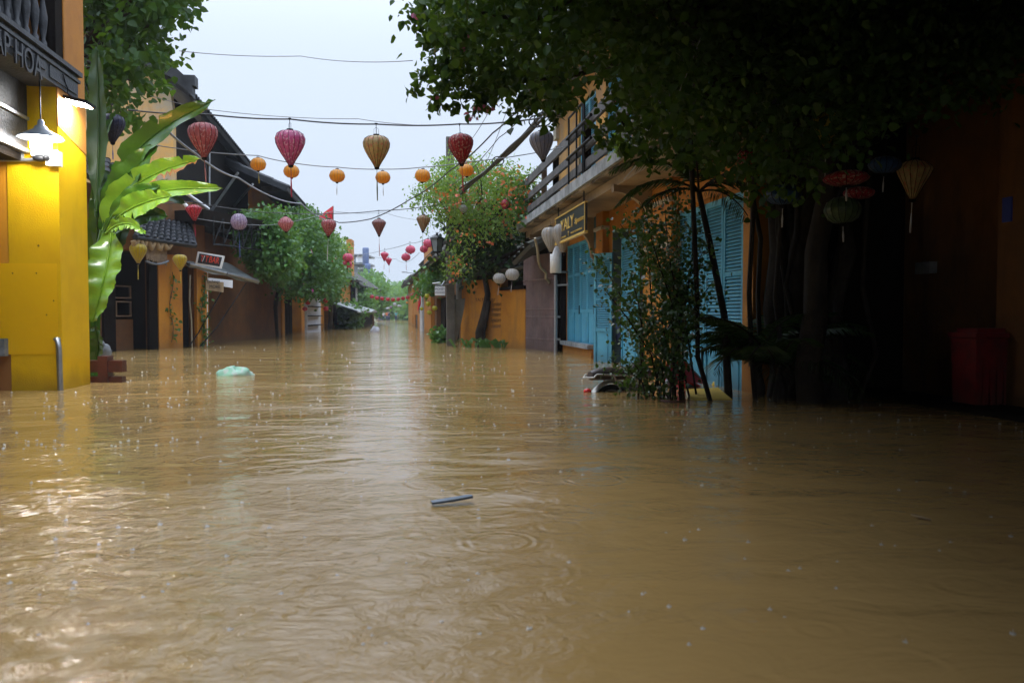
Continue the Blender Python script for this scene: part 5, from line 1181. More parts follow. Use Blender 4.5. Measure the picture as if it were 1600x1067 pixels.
lm('pink', (.62, .13, .30), (.50, .09, .22), .6); lm('cream', (.56, .42, .17), (.42, .30, .12), .55, (.62, .10, .09)); lm('red', (.42, .018, .03), (.30, .012, .02), .6, (.6, .45, .3))
lm('greyblue', (.27, .29, .40), (.34, .31, .32), .4, (.45, .42, .42)); lm('rose', (.50, .12, .12), (.38, .08, .09), .7, (.6, .42, .38)); lm('navy', (.035, .035, .09), (.02, .02, .05), .4, (.10, .08, .12))
lm('amber', (.85, .42, .03), (.78, .35, .02), 0); lm('crimson', (.58, .025, .05), (.5, .02, .05), .7, (.7, .35, .35)); lm('lilac', (.45, .33, .42), (.35, .25, .4), .6, (.65, .6, .65)); lm('salmon', (.6, .22, .22), (.5, .14, .16), .6, (.7, .5, .5))
lm('stripe', (.34, .16, .15), (.28, .10, .10), .7, (.45, .36, .28)); lm('olive', (.42, .32, .18), (.32, .2, .1), .6, (.5, .15, .12)); lm('ivory', (.55, .53, .5), (.5, .48, .46), 0); lm('yellow', (.55, .42, .01), (.48, .35, .01), 0)
lm('hotpink', (.70, .10, .20), (.6, .08, .16), .6, (.8, .4, .5)); lm('plainred', (.55, .03, .05), (.5, .02, .04), 0); lm('darkblue', (.02, .08, .2), (.015, .05, .14), 0); lm('darkgreen', (.10, .16, .06), (.06, .1, .04), 0); lm('yelgreen', (.55, .55, .02), (.5, .45, .02), 0); lm('palewhite', (.7, .72, .75), (.65, .68, .7), 0)
TM = {'red': pmat('red_tassel', (.35, .01, .03)), 'yellow': pmat('yellow_tassel', (.5, .35, .03)), 'grey': pmat('pale_tassel', (.45, .42, .38)), 'blue': pmat('blue_tassel', (.05, .08, .25)), 'green': pmat('olive_tassel', (.10, .11, .05)), 'rose': pmat('rose_tassel', (.35, .12, .10))}
used = set()
def lantern(kind, u, vt, wpx, dep, mat, label, group=None, tassel=0, tm='red', ribs=16, ribmat='darkwood', hang=.45, xs=1.0, zs=1.0, name='silk_lantern'):
    key, H = make_proto(kind, ribs, tassel, ribmat, hang); o = copy_tree(key)
    o.name = name
    s = wpx*dep/FP; p = D(u, vt, dep); o.location = tuple(p); o.scale = (s*xs, s*xs, s*zs); o.rotation_euler = (random.gauss(0, .045), random.gauss(0, .045), random.uniform(0, 6))
    tag(o, label, 'lantern', group)
    for c in o.children:
        b = c.name.split('.')[0]
        m_ = LM[mat] if b == 'shade' else TM[tm] if b == 'tassel' else None
        if m_: c.material_slots[0].link = 'OBJECT'; c.material_slots[0].material = m_
    return p+np.array([0, 0, hang*s*zs])
G1 = 'big lanterns on the nearest wire'
h1 = [lantern('tear', 316, 193, 46, 12.3, 'rose', 'large faded red lantern at the left in front of the gable house', G1, .75, 'rose', hang=.3),
      lantern('tear', 453, 204, 46, 12.6, 'pink', 'large pink patterned lantern with a long red tassel', G1, 1.0, 'red', hang=.38),
      lantern('tear', 588, 212, 42, 12.8, 'cream', 'large olive and cream lantern in the middle of the street', G1, 1.15, 'green', hang=.42),
      lantern('tear', 719, 211, 40, 12.9, 'red', 'large dark red lantern with pale flowers in front of the creeper tree', G1, 1.0, 'red', hang=.42),
      lantern('tear', 845, 206, 38, 12.6, 'greyblue', 'large grey blue lantern beside the concrete balcony', G1, 0, hang=.25),
      lantern('tear', 175, 179, 38, 12.9, 'navy', 'dark navy lantern half hidden under the broad leaved tree', G1, .6, 'blue', hang=.4)]
G2 = 'small amber globes on the second wire'
h2_ = [lantern('round', u, v, w_, 15.5, 'amber', l_, G2, .75 if t_ else 0, 'grey' if t_ != 2 else 'yellow', hang=.15, ribmat='tan') for u, v, w_, l_, t_ in
       ((403, 247, 24, 'amber globe lantern nearest the left roof, leftmost of its row', 2), (455, 258, 24, 'amber globe lantern just behind the tassel of the pink lantern', 0), (527, 265, 24, 'amber globe lantern alone between the pink and the cream lanterns', 1),
        (598, 268, 23, 'amber globe lantern behind the tassel of the cream lantern', 1), (661, 265, 24, 'amber globe lantern left of the creeper tree', 0), (728, 257, 23, 'amber globe lantern peeping out behind the dark red lantern', 0))]
G3 = 'patterned lanterns on the third wire'
h3_ = [lantern('diamond', 302, 320, 25, 21, 'crimson', 'small bright red patterned lantern above the bar entrance', G3, .9, 'red', hang=.2, ribs=12),
       lantern('round', 373, 334, 25, 21, 'lilac', 'small lilac and white striped lantern with a blue tassel', G3, 1.3, 'blue', hang=.2, zs=1.25),
       lantern('onion', 446, 338, 24, 21.5, 'salmon', 'small salmon pink lantern before the bougainvillea mass', G3, 0, hang=.2),
       lantern('tear', 514, 343, 23, 21.5, 'rose', 'striped rose lantern with long pale tassel in front of the left red flag', G3, 1.6, 'grey', hang=.4),
       lantern('diamond', 592, 342, 22, 22, 'stripe', 'red brown striped lantern alone against the sky with a long tassel', G3, 1.2, 'rose', hang=.5, zs=1.15),
       lantern('diamond', 662, 336, 22, 22, 'olive', 'olive striped lantern hanging in front of the far right roof', G3, 1.2, 'green', hang=.5, zs=1.15),
       lantern('onion', 724, 319, 15, 22, 'ivory', 'tiny white lantern hanging in the creeper tree', G3, 0, hang=.2),
       lantern('onion', 789, 311, 14, 21.5, 'crimson', 'tiny crimson lantern with a dark red tassel in front of the creeper tree', G3, 1.6, 'red', hang=.2, zs=1.2)]
G4 = 'pairs of pink lanterns far down the street'
for kd, u, v, w_, dp_, l_ in (('diamond', 601, 394, 13, 38, 'upper left pink lantern of the pair hanging left of the street middle'), ('diamond', 607, 403, 11, 38.3, 'lower right pink lantern of the pair hanging left of the street middle'),
                          ('round', 641, 384, 15, 36, 'upper pink globe of the pair right of the street middle'), ('round', 634, 396, 14, 36.3, 'lower pink globe of the pair right of the street middle'),
                          ('round', 669, 374, 15, 32, 'upper pink globe of the pair beside the black street lantern'), ('round', 662, 384, 13, 32.3, 'lower pink globe of the pair beside the black street lantern'),
                          ('round', 543, 396, 16, 32, 'upper pink globe of the stacked pair before the left feathery tree'), ('round', 543, 407, 15, 32.3, 'lower pink globe of the stacked pair before the left feathery tree'), ('round', 522, 403, 9, 32, 'small crimson globe beside the stacked pink pair on the left')):
    lantern(kd, u, v, w_, dp_, 'hotpink', l_, G4, 1.0 if kd == 'diamond' or u in (634, 662) else 0, 'rose', hang=.4, ribs=10, ribmat='redcloth')
G5 = 'row of round red lanterns across the far street'
for i, (u, v) in enumerate(((581, 461), (589, 463), (597, 464), (606, 465), (614, 465.5), (622, 465), (630, 463.5), (637, 462), (644, 459.5), (652, 456.5))):
    lantern('round', u, v, 6.6, 52, 'plainred', ('first', 'second', 'third', 'fourth', 'fifth', 'sixth', 'seventh', 'eighth', 'ninth', 'tenth')[i]+' round red lantern from the left in the row across the far street', G5, 0, hang=.2, ribs=8, ribmat='redcloth')
for u, v, w_, mt_, l_, dp_ in ((617, 473, 6, 'palewhite', 'small pale globe below the seventh red lantern of the far row', 56), (624, 476, 7, 'palewhite', 'pale flat globe in the middle of the far street', 56), (606, 480, 7, 'palewhite', 'pale flat globe over the far tent', 56), (611, 478, 4, 'lilac', 'tiny lilac globe over the far tent', 56), (636, 471, 4, 'amber', 'tiny orange globe near the farthest orange house', 56),
                          (649, 466, 3.5, 'yelgreen', 'tiny yellow globe left of the limp red flag', 50)):
    lantern('disc' if w_ > 6 else 'round', u, v, w_, dp_, mt_, l_, 'small globes below the far red row', 0, hang=.2, ribs=8, ribmat='postwood')
G6 = 'yellow globes by the money exchange'
for u, v, w_, l_ in ((667, 459, 8, 'topmost yellow globe right of the limp red flag'), (669, 471, 9, 'middle yellow globe right of the limp red flag'), (659, 480, 6, 'leftmost small yellow globe under the limp red flag'), (671, 485, 8, 'lowest yellow green globe before the pale pillar'), (679, 478, 9, 'rightmost yellow globe under the exchange sign')):
    lantern('round', u, v, w_, 30, 'yelgreen', l_, G6, 0, hang=.3, ribs=8, ribmat='postwood')
G7 = 'red balls strung before the grey panel'
for u, v, l_ in ((482, 447, 'topmost red ball before the grey panel'), (476.5, 457, 'second red ball down before the grey panel, hanging left'), (481, 469.5, 'third red ball down before the grey panel'), (476.5, 479.5, 'lowest red ball before the grey panel'), (509, 466, 'upper red ball left of the grey awning'), (509, 479, 'lower red ball left of the grey awning')):
    lantern('round', u, v, 8, 37, 'plainred', l_, G7, 0, hang=.3, ribs=10, ribmat='redcloth')
G8 = 'white lanterns of the blue door house'
lantern('round', 781, 427, 20, 21.3, 'ivory', 'white globe lantern with white tassel, left of the two on the yellow wall', G8, .8, 'grey', hang=.7, ribmat='tan')
lantern('round', 801, 420, 22, 20.5, 'ivory', 'white globe lantern with white tassel, right of the two on the yellow wall', G8, .75, 'grey', hang=.7, ribmat='tan')
lantern('tear', 860, 355, 29, 17.9, 'ivory', 'white drop lantern half hidden behind the left end of the black shop sign', G8, 0, hang=.3, zs=1.15, ribmat='tan')
lantern('tear', 878, 350, 31, 17.2, 'ivory', 'big white drop lantern directly behind the black shop sign', G8, 0, hang=.3, zs=1.25, ribmat='tan')
G9 = 'yellow drop lanterns at the bar'
lantern('tear', 216, 381, 26, 20.5, 'yellow', 'yellow drop lantern left of the bamboo blind', G9, .9, 'yellow', hang=.2, ribmat='tan')
lantern('tear', 281, 398, 21, 20.8, 'yellow', 'yellow drop lantern right of the bamboo blind', G9, .9, 'yellow', hang=.2, ribmat='tan')
G10 = 'lanterns in the shade of the big tree'
for kd, u, v, w_, dp_, mt_, l_, z_ in (('diamond', 1292, 175, 46, 7.4, 'yellow', 'dim yellow lantern with a long tassel under the big tree', 1.15), ('diamond', 1168, 232, 38, 8.5, 'red', 'dim red lantern right of the orange arch', 1.2), ('disc', 1224, 289, 60, 7.6, 'darkblue', 'dim blue flat lantern left of the big trunk', 1),
                                   ('disc', 1322, 268, 70, 7.2, 'red', 'dim red flat lantern under the yellow one', .6), ('disc', 1342, 292, 48, 7.6, 'red', 'dim smaller red lantern under the red flat one', .8), ('disc', 1383, 245, 50, 7.8, 'darkblue', 'dim blue lantern right of the red flat one', 1),
                                   ('round', 1316, 308, 56, 7.7, 'darkgreen', 'dim green globe lantern before the shaded pillar', .9), ('diamond', 1430, 250, 54, 8.0, 'cream', 'dim cream lantern before the shaded wall', 1.1)):
    lantern(kd, u, v, w_, dp_, mt_, l_, G10, .8 if kd == 'diamond' else .5, 'red' if mt_ == 'plainred' else 'grey', hang=.6, zs=z_)  # red ones take the darker silk, shade put into their colour
# ================================================================ WIRES
def wire(pts, r, label, mat='cable', name='cable', n=10):
    out = []
    for a, b in zip(pts[:-1], pts[1:]):
        seg = [a*(1-i/n)+b*(i/n)-np.array([0, 0, .035*np.linalg.norm(b-a)*.5*4*(i/n)*(1-i/n)]) for i in range(n)]; out += seg
    out.append(pts[-1]); mb = MB(); mb.tube(out, r, 6); return solo(mb, name, M[mat], label, 'cable')
wire([D(200, 172, 12.0), D(325, 179, 12.3)]+[h1[1], h1[2], h1[3], D(800, 190, 12.5), D(880, 178, 12.2)], .012, 'cable carrying the big near lanterns across the street')
wire([D(230, 225, 15.2), h2_[0], h2_[1], h2_[2], h2_[3], h2_[4], h2_[5], D(880, 230, 15.8)], .009, 'thin cable carrying the amber globes', 'greycable')
wire([D(255, 318, 21)]+h3_[:6]+[D(735, 312, 22)], .011, 'cable carrying the patterned lanterns across the street')
wire([D(280, 80, 13), D(470, 88, 13), D(645, 95, 11)], .006, 'lone thin wire high in the open sky', 'greycable')
wire([D(235, 150, 14), D(330, 172, 14), D(560, 186, 14.5), D(660, 196, 14.5)], .006, 'faint wire just above the near lantern cable', 'greycable')
wire([D(262, 205, 13), D(305, 240, 14), D(372, 278, 18), D(470, 318, 26), D(520, 345, 34)], .02, 'grey twin cable running down along the left houses', 'greycable')
wire([D(492, 330, 26), D(530, 348, 25), D(580, 342, 24), D(640, 312, 22), D(705, 265, 19), D(770, 208, 16), D(836, 140, 13), D(905, 60, 10)], .016, 'sagging black cable curving up from the left flag to the tree')
mb = MB()
for k in range(5): mb.tube([D(720, 298, 22)+rng.normal(size=3)*.05, D(760, 268, 19)+rng.normal(size=3)*.03, D(800, 230, 16)+rng.normal(size=3)*.03, D(850, 180, 13.5)+rng.normal(size=3)*.03, D(893, 128, 11)+rng.normal(size=3)*.03, D(950, 60, 9)], .026, 6)
for (u, v, r_, dp_) in ((848, 187, .14, 13), (778, 252, .12, 17), (838, 190, .12, 13)):
    mb.tube([D(u, v, dp_)+RV*r_*math.cos(a)+UV*r_*.8*math.sin(a) for a in np.linspace(0, 6.28, 22)], .012, 5)
solo(mb, 'cable_bundle', M['cable'], 'thick black cable bundle with coils rising from the pole to the tree', 'cable')
wire([D(705, 290, 22), D(780, 215, 17), D(830, 165, 14), D(880, 110, 11)], .01, 'thin cable just above the thick bundle')
wire([D(745, 285, 22), D(800, 150, 16), D(840, 90, 12)], .007, 'steep thin wire right of the dark red lantern', 'greycable')
wire([D(735, 220, 18), D(790, 120, 13), D(815, 60, 10)], .007, 'steep thin wire left of the grey blue lantern', 'greycable')
wire([D(540, 400, 34), D(603, 390, 37), D(640, 380, 36), D(672, 370, 32), D(700, 350, 28)], .012, 'faint wire of the far pink lanterns', 'greycable')
wire([D(572, 458, 52), D(600, 464, 52), D(628, 464, 52), D(660, 452, 52)], .015, 'wire of the far red lantern row', 'greycable')
wire([D(525, 400, 34), D(560, 398, 60), D(620, 405, 60), D(655, 395, 40)], .012, 'faint low wire across the far sky', 'greycable')
wire([D(300, 340, 21), D(420, 352, 24), D(520, 330, 27), D(600, 332, 30), D(680, 345, 26)], .008, 'faint wire under the patterned lantern cable', 'greycable')
wire([D(1095, 60, 7), D(1040, 190, 8.5), D(975, 280, 11)], .006, 'thin bare twig like wire across the dark tree', 'greycable')
# ================================================================ FLOATING THINGS
def bag(label, u, v, wpx, hpx, mat, seed):
    c = G(u, v); s = wpx*((c-CAM)@FV)/FP; h = hpx*((c-CAM)@FV)/FP; rr = np.random.default_rng(seed); mb = MB(); n, m_ = 28, 12; vs = []
    ph = rr.uniform(0, 6, 6)
    for i in range(m_+1):
        a = math.pi/2*i/m_*1.15
        for k in range(n):
            th = 2*math.pi*k/n; w_ = 1+.07*math.sin(3*th+ph[0]+a*4)+.05*math.sin(7*th+ph[1])*math.sin(a*5)+.04*math.sin(11*th+a*9+ph[2])
            r_ = math.sin(min(a, math.pi/2))**.8 if a < math.pi/2 else 1.0
            vs.append(c+np.array([r_*w_*s/2*math.cos(th), r_*w_*s/3*math.sin(th), h*math.cos(a)*w_*(1+.15*math.sin(4*th+ph[3]))-.01]))
    mb.add(vs, [(i*n+k, (i+1)*n+k, (i+1)*n+(k+1) % n, i*n+(k+1) % n) for i in range(m_) for k in range(n)], True)
    return solo(mb, 'plastic_bag', mat, label, 'bag')
bag('pale green plastic bag floating in the left half of the street', 367, 586, 56, 13, lanternmat('green_film', (.26, .60, .40), (.45, .66, .54), .8, (.55, .62, .55), .25), 3)
bag('white plastic bag floating far off in mid street', 586, 519, 15, 8, lanternmat('white_film', (.55, .56, .60), (.4, .4, .45), .4, (.6, .6, .6), .25), 5)
bag('crumpled white litter floating in the shade below the big tree', 1268, 618, 17, 9, M['whiteedge'], 8)
bag('thin pale litter floating right of the white litter in the shade', 1310, 612, 24, 4, M['whiteedge'], 9)
bag('small yellow litter at the foot of the palm clump', 1128, 601, 30, 10, M['foamboard'], 10)
def slab(name, label, uvs, th, mat, cat, z=.015):
    mb = MB(); P = [G(u, v, z) for u, v in uvs]; mb.prism([p-[0, 0, th] for p in P], (0, 0, th)); return mb
mb = MB(); a, b = G(674, 787, .012), G(738, 777, .03); t_ = (b-a)/np.linalg.norm(b-a); s_ = np.cross(t_, [0, 0, 1])*.028
mb.prism([a-s_, a+s_*.8, a+t_*.12+s_, b+s_*.5, b-s_*.6, a+t_*.2-s_*1.1], (0, 0, .012))
solo(mb, 'floating_stick', pmat('slate_blue_plank', (.10, .14, .20), (.02, .022, .025), .25, 4, .9), 'slate blue strip of wood floating in the middle foreground', 'stick')
mb = MB(); mb.tube([G(1424, 804, .005), G(1438, 808, .012), G(1455, 812, .006)], [.004, .008, .006], 6); solo(mb, 'floating_twig', M['tan'], 'short orange twig floating in the dark right foreground', 'twig')
mb = MB(); mb.tube([G(1033, 626, .01), G(1050, 628, .02), G(1070, 627, .01)], .012, 6); solo(mb, 'floating_twig', M['redwood'], 'reddish twig floating at the foot of the glossy bush', 'twig')
# yellow board
yb_ = thing('yellow_board', 'pale edged yellow board lying half sunk at the foot of the bush', 'board', G(1110, 626))
P = [G(1078, 622, .03), G(1143, 628, .05), G(1126, 617, .16), G(1074, 617, .15)]
P = [D(1080, 625, 9.25), D(1144, 625.5, 9.1), D(1122, 607, 9.75), D(1072, 609.5, 9.85)]
mb = MB(); mb.prism(P, (0, 0, .012)); mb.build('face', M['foamboard'], yb_)
mb = MB(); mb.prism([p-[0, 0, .05] for p in P], (0, 0, .048)); mb.build('edge', M['whiteedge'], yb_)
# red hood
hd = thing('red_hood', 'red folding vehicle hood leaning behind the bush before the blue doors', 'hood', D(1080, 600, 10.4)*[1, 1, 0])
mb = MB(); n = 9; vs = []
for i in range(n+1):
    t_ = i/n; th = t_*1.5
    for j in range(7):
        s2 = j/6; u = 1050+(1098-1050)*t_+8*s2*(1-t_)-6*math.sin(s2*3.1)*(1-t_); v = 545+(595-545)*(t_**1.15)+(s2)*(600-(545+50*t_))*.95
        vs.append(D(u-14*s2*(1-t_), v, 10.2+.35*math.sin(th)-.1*s2+.02*math.sin(i*3.1)))
m_ = len(vs); fs = [(i*7+j, i*7+j+1, (i+1)*7+j+1, (i+1)*7+j) for i in range(n) for j in range(6)]
mb.add(vs+[p+FV*.02 for p in vs], fs+[tuple(x+m_ for x in f_[::-1]) for f_ in fs], True); mb.build('cover', M['red'], hd)
mb = MB(); mb.tube([vs[0], vs[7*4], vs[7*9]], .012, 5); mb.tube([vs[0], vs[6]], .012, 5); mb.build('frame', M['metal'], hd)
# ================================================================ MOTORBIKE
mbase = G(930, 612)
R0 = thing('motorbike', 'drowned motorbike with a worn brown seat beside the glossy bush', 'motorbike', np.zeros(3))
def build_bike(o):
    # local: x forward, z up, wheel axle at z=0 height .28 above the road
    def wheel(cx_):
        mb = MB(); n = 32
        mb.v = []; vs = []
        for i in range(n):
            a = 2*math.pi*i/n
            for k in range(8):
                b = 2*math.pi*k/8; r_ = .27+.035*math.cos(b); vs.append((cx_+r_*math.cos(a), .035*math.sin(b), .28+r_*math.sin(a)))
        mb.add(vs, [(i*8+k, i*8+(k+1) % 8, ((i+1) % n)*8+(k+1) % 8, ((i+1) % n)*8+k) for i in range(n) for k in range(8)], True); t = mb.build('wheel', M['tyre'], o)
        mb = MB(); mb.tube([(cx_+.235*math.cos(a), 0, .28+.235*math.sin(a)) for a in np.linspace(0, 6.283, 30)], .014, 6)
        for i in range(18):
            a = 2*math.pi*i/18; mb.tube([(cx_, .02*(-1)**i, .28), (cx_+.23*math.cos(a), 0, .28+.23*math.sin(a))], .003, 4)
        mb.tube([(cx_, -.06, .28), (cx_, .06, .28)], .04, 10); mb.build('rim', M['chrome'], t)
    wheel(0); wheel(1.22)
    def fender(cx_, a0, a1, mt_):
        mb = MB(); vs = []; n = 18
        for i in range(n+1):
            a = a0+(a1-a0)*i/n
            for k in range(7):
                b = math.pi*(k/6)-math.pi/2; r_ = .325+.035*math.cos(b); vs.append((cx_+r_*math.cos(a), .065*math.sin(b), .28+r_*math.sin(a)))
        mb.add(vs, [(i*7+k, i*7+k+1, (i+1)*7+k+1, (i+1)*7+k) for i in range(n) for k in range(6)], True); mb.build('fender', mt_, o)
    fender(0, R(20), R(175), M['chrome']); fender(1.22, R(30), R(150), M['red'])
    mb = MB(); mb.ell((-.36, 0, .50), (.05, .06, .035), 12, 8); mb.build('tail_light', M['red'], o)
    mb = MB()                                        # long seat: pillion pad, rider pad
    for (xa, xb, z0_, h_) in ((-.32, .28, .68, .13), (.24, .62, .70, .18)):
        n = 10; vs = []
        for i in range(n+1):
            t_ = i/n; x = xa+(xb-xa)*t_; w_ = .12*(math.sin(math.pi*(t_*.9+.07))**.35); hh = h_*(math.sin(math.pi*(t_*.86+.09))**.5)
            for k in range(9):
                b = math.pi*k/8; vs.append((x, w_*math.cos(b), z0_+hh*math.sin(b)**.7))
            vs.append((x, 0, z0_-.04))
        m_ = 10; mb.add(vs, [(i*m_+k, i*m_+(k+1) % m_, (i+1)*m_+(k+1) % m_, (i+1)*m_+k) for i in range(n) for k in range(m_)], True); mb.add(vs[:m_], [tuple(range(m_))]); mb.add(vs[-m_:], [tuple(range(m_))[::-1]])
    mb.build('seat', M['seat'], o)
    mb = MB()
    for s_ in (-1, 1):
        mb.tube([(-.34, .13*s_, .67), (-.30, .14*s_, .71), (.26, .14*s_, .69), (.32, .13*s_, .62), (.45, .1*s_, .45)], .012, 6)
        mb.tube([(-.05, .14*s_, .70), (.12, .14*s_, .40), (.02, .1*s_, .28)], .013, 6)
    mb.tube([(-.34, -.13, .67), (-.34, .13, .67)], .012, 6); mb.build('rack', M['chrome'], o)
    mb = MB(); mb.tube([(.1, 0, .58), (.5, 0, .50), (.85, 0, .45), (1.02, 0, .80), (1.06, 0, .98)], [.06, .07, .06, .05, .03], 8)
    mb.ell((.55, 0, .32), (.16, .13, .12), 12, 8); mb.build('frame', M['lampgrey'], o)
    mb = MB(); mb.tube([(1.04, .05, .82), (1.22, .06, .28)], .02, 6); mb.tube([(1.04, -.05, .82), (1.22, -.06, .28)], .02, 6)
    mb.tube([(1.0, .33, 1.0), (1.05, .2, 1.02), (1.06, 0, .98), (1.05, -.2, 1.02), (1.0, -.33, 1.0)], .014, 6); mb.build('handlebar', M['chrome'], o)
    mb = MB()
    for s_ in (-1, 1):
        mb.tube([(1.03, .24*s_, 1.02), (1.08, .3*s_, 1.18)], .007, 5); mb.ell((1.08, .32*s_, 1.22), (.012, .06, .04), 12, 8)
    mb.build('mirror', M['metal'], o)
    mb = MB(); mb.ell((1.12, 0, .95), (.09, .09, .09), 12, 8); mb.build('headlight', M['chrome'], o)
    mb = MB()                                         # leg shield
    for s_ in (-1, 1):
        mb.prism([(.92, .05*s_, .45), (.98, .20*s_, .42), (1.04, .22*s_, .70), (1.08, .07*s_, .92)], (.03, 0, 0))
    mb.ell((1.08, 0, .86), (.11, .1, .12), 12, 8); mb.build('fairing', M['red'], o)
build_bike(R0)
px_ = G(956, 611); R0.location = (px_[0], px_[1], -.50); R0.rotation_euler = (R(-5), R(2), R(18))
OFF[R0.name] = np.zeros(3)
# ================================================================ PEOPLE
def person(name, label, loc, rz, pose, shirt, trousers, hairm, group=None):
    root = thing(name, label, 'person', np.zeros(3), group); OFF[root.name] = np.zeros(3)
    J = dict(pel=(0, 0, .95), sp=(0, .01, 1.15), ch=(0, .0, 1.36), nk=(0, .01, 1.50), hd=(0, -.02, 1.60), tp=(0, -.01, 1.70),
             shl=(-.18, 0, 1.42), shr=(.18, 0, 1.42), ell=(-.24, -.03, 1.15), elr=(.24, -.03, 1.15), wrl=(-.25, -.14, .92), wrr=(.25, -.14, .92),
             hpl=(-.09, 0, .90), hpr=(.09, 0, .90), knl=(-.11, -.02, .50), knr=(.11, -.02, .50), anl=(-.11, .02, .09), anr=(.11, .02, .09), tol=(-.12, -.15, .03), tor=(.12, -.15, .03))
    J.update(pose)
    def skin(nm, js, edges, rad, mat, par):
        me = bpy.data.meshes.new(nm); idx = {j: i for i, j in enumerate(js)}
        me.from_pydata([J[j] for j in js], [(idx[a], idx[b]) for a, b in edges], []); me.materials.append(mat)
        o = bpy.data.objects.new(nm, me); COL.objects.link(o)
        o.modifiers.new('s', 'SKIN'); lay = me.skin_vertices[0] if me.skin_vertices else None
        if lay is None:
            bm_ = __import__('bmesh').new(); bm_.from_mesh(me); bm_.verts.layers.skin.verify(); bm_.to_mesh(me); bm_.free(); lay = me.skin_vertices[0]
        for j in js:
            r_ = rad[j]; lay.data[idx[j]].radius = r_ if isinstance(r_, tuple) else (r_, r_)
        lay.data[0].use_root = True
        o.modifiers.new('b', 'SUBSURF').levels = 1; o.modifiers['b'].render_levels = 2
        bpy.context.view_layer.update()
        m2 = bpy.data.meshes.new_from_object(o.evaluated_get(bpy.context.evaluated_depsgraph_get())); bpy.data.objects.remove(o)
        m2.polygons.foreach_set('use_smooth', [True]*len(m2.polygons)); m2.name = nm
        o = bpy.data.objects.new(nm, m2); COL.objects.link(o); o.parent = par; return o
    js = list(J)
    E = [('pel', 'sp'), ('sp', 'ch'), ('ch', 'nk'), ('nk', 'hd'), ('hd', 'tp'), ('ch', 'shl'), ('ch', 'shr'), ('shl', 'ell'), ('ell', 'wrl'), ('shr', 'elr'), ('elr', 'wrr'), ('pel', 'hpl'), ('pel', 'hpr'), ('hpl', 'knl'), ('knl', 'anl'), ('hpr', 'knr'), ('knr', 'anr'), ('anl', 'tol'), ('anr', 'tor')]
    rad = dict(pel=(.12, .15), sp=(.10, .13), ch=(.11, .15), nk=.05, hd=(.078, .092), tp=(.06, .065), shl=.055, shr=.055, ell=.038, elr=.038, wrl=.026, wrr=.026, hpl=.085, hpr=.085, knl=.055, knr=.055, anl=.038, anr=.038, tol=.03, tor=.03)
    body = None
    for side in ('l', 'r'):                          # palm, four unequal fingers and a thumb
        w_ = np.array(J['wr'+side], float); e_ = np.array(J['el'+side], float); d = (w_-e_)/np.linalg.norm(w_-e_); sdv = np.cross(d, [0, 1, 0.2]); sdv /= np.linalg.norm(sdv); nn = np.cross(d, sdv)
        J['pa'+side] = tuple(w_+d*.05); rad['pa'+side] = (.022, .03); E.append(('wr'+side, 'pa'+side)); js.append('pa'+side)
        for k, (o_, L2) in enumerate(((-.030, .065), (-.010, .078), (.010, .072), (.028, .055))):
            a, b, c = (f'{side}f{k}{x}' for x in 'abc'); J[a] = tuple(w_+d*.085+sdv*o_); J[b] = tuple(w_+d*(.085+L2*.55)+sdv*o_*1.1+nn*.008); J[c] = tuple(w_+d*(.085+L2*.95)+sdv*o_*1.1+nn*.028)
            for x in (a, b, c): rad[x] = .0085; js.append(x)
            E += [('pa'+side, a), (a, b), (b, c)]
        a, b = side+'ta', side+'tb'; J[a] = tuple(w_+d*.05-sdv*.04+nn*.01); J[b] = tuple(w_+d*.085-sdv*.055+nn*.02); rad[a] = rad[b] = .010; js += [a, b]; E += [('pa'+side, a), (a, b)]
    body = skin('body', js, E, rad, M['skin'], root)
    hd_ = np.array(J['hd']); mb = MB(); mb.ell(hd_+[0, .018, .045], (.092, .105, .10), 16, 10, jit=.02); mb.build('hair', hairm, root)
    mb = MB(); mb.ell(hd_+[0, -.115, -.005], (.014, .02, .022), 8, 6); mb.ell(hd_+[-.09, 0, -.005], (.012, .02, .03), 8, 6); mb.ell(hd_+[.09, 0, -.005], (.012, .02, .03), 8, 6); mb.build('nose_and_ears', M['skin'], body)
    mb = MB(); mb.ell(hd_+[-.032, -.098, .015], (.013, .008, .007), 8, 6); mb.ell(hd_+[.032, -.098, .015], (.013, .008, .007), 8, 6); mb.ell(hd_+[0, -.098, -.05], (.024, .008, .006), 8, 6); mb.build('eyes_and_mouth', M['seat'], body)
    tj = ['pel', 'sp', 'ch', 'shl', 'shr', 'ell', 'elr']; t_r = dict(pel=(.135, .17), sp=(.12, .15), ch=(.125, .165), shl=.07, shr=.07, ell=.055, elr=.055)
    J0 = dict(J)
    for s_ in ('l', 'r'): J['el'+s_] = tuple(np.array(J0['sh'+s_])*.35+np.array(J0['el'+s_])*.65)
    skin('shirt', tj, [('pel', 'sp'), ('sp', 'ch'), ('ch', 'shl'), ('ch', 'shr'), ('shl', 'ell'), ('shr', 'elr')], t_r, shirt, root); J.update(J0)
    tj = ['pel', 'hpl', 'hpr', 'knl', 'knr', 'anl', 'anr']; skin('trousers', tj, [('pel', 'hpl'), ('pel', 'hpr'), ('hpl', 'knl'), ('hpr', 'knr'), ('knl', 'anl'), ('knr', 'anr')], dict(pel=(.14, .17), hpl=.10, hpr=.10, knl=.072, knr=.072, anl=.06, anr=.06), trousers, root)
    root.location = tuple(loc); root.rotation_euler = (0, 0, rz); return root
M['skin'] = pmat('skin', (.42, .24, .15), None, .55)
M['hair'] = pmat('black_hair', (.012, .01, .01), None, .5)
cl = {k: pmat(k+'_cloth', c, None, .8) for k, c in (('blue_shirt', (.12, .20, .48)), ('orange_shirt', (.6, .16, .05)), ('navy', (.03, .04, .09)), ('grey_shirt', (.2, .2, .22)), ('white_shirt', (.6, .6, .62)), ('teal', (.1, .4, .42)))}
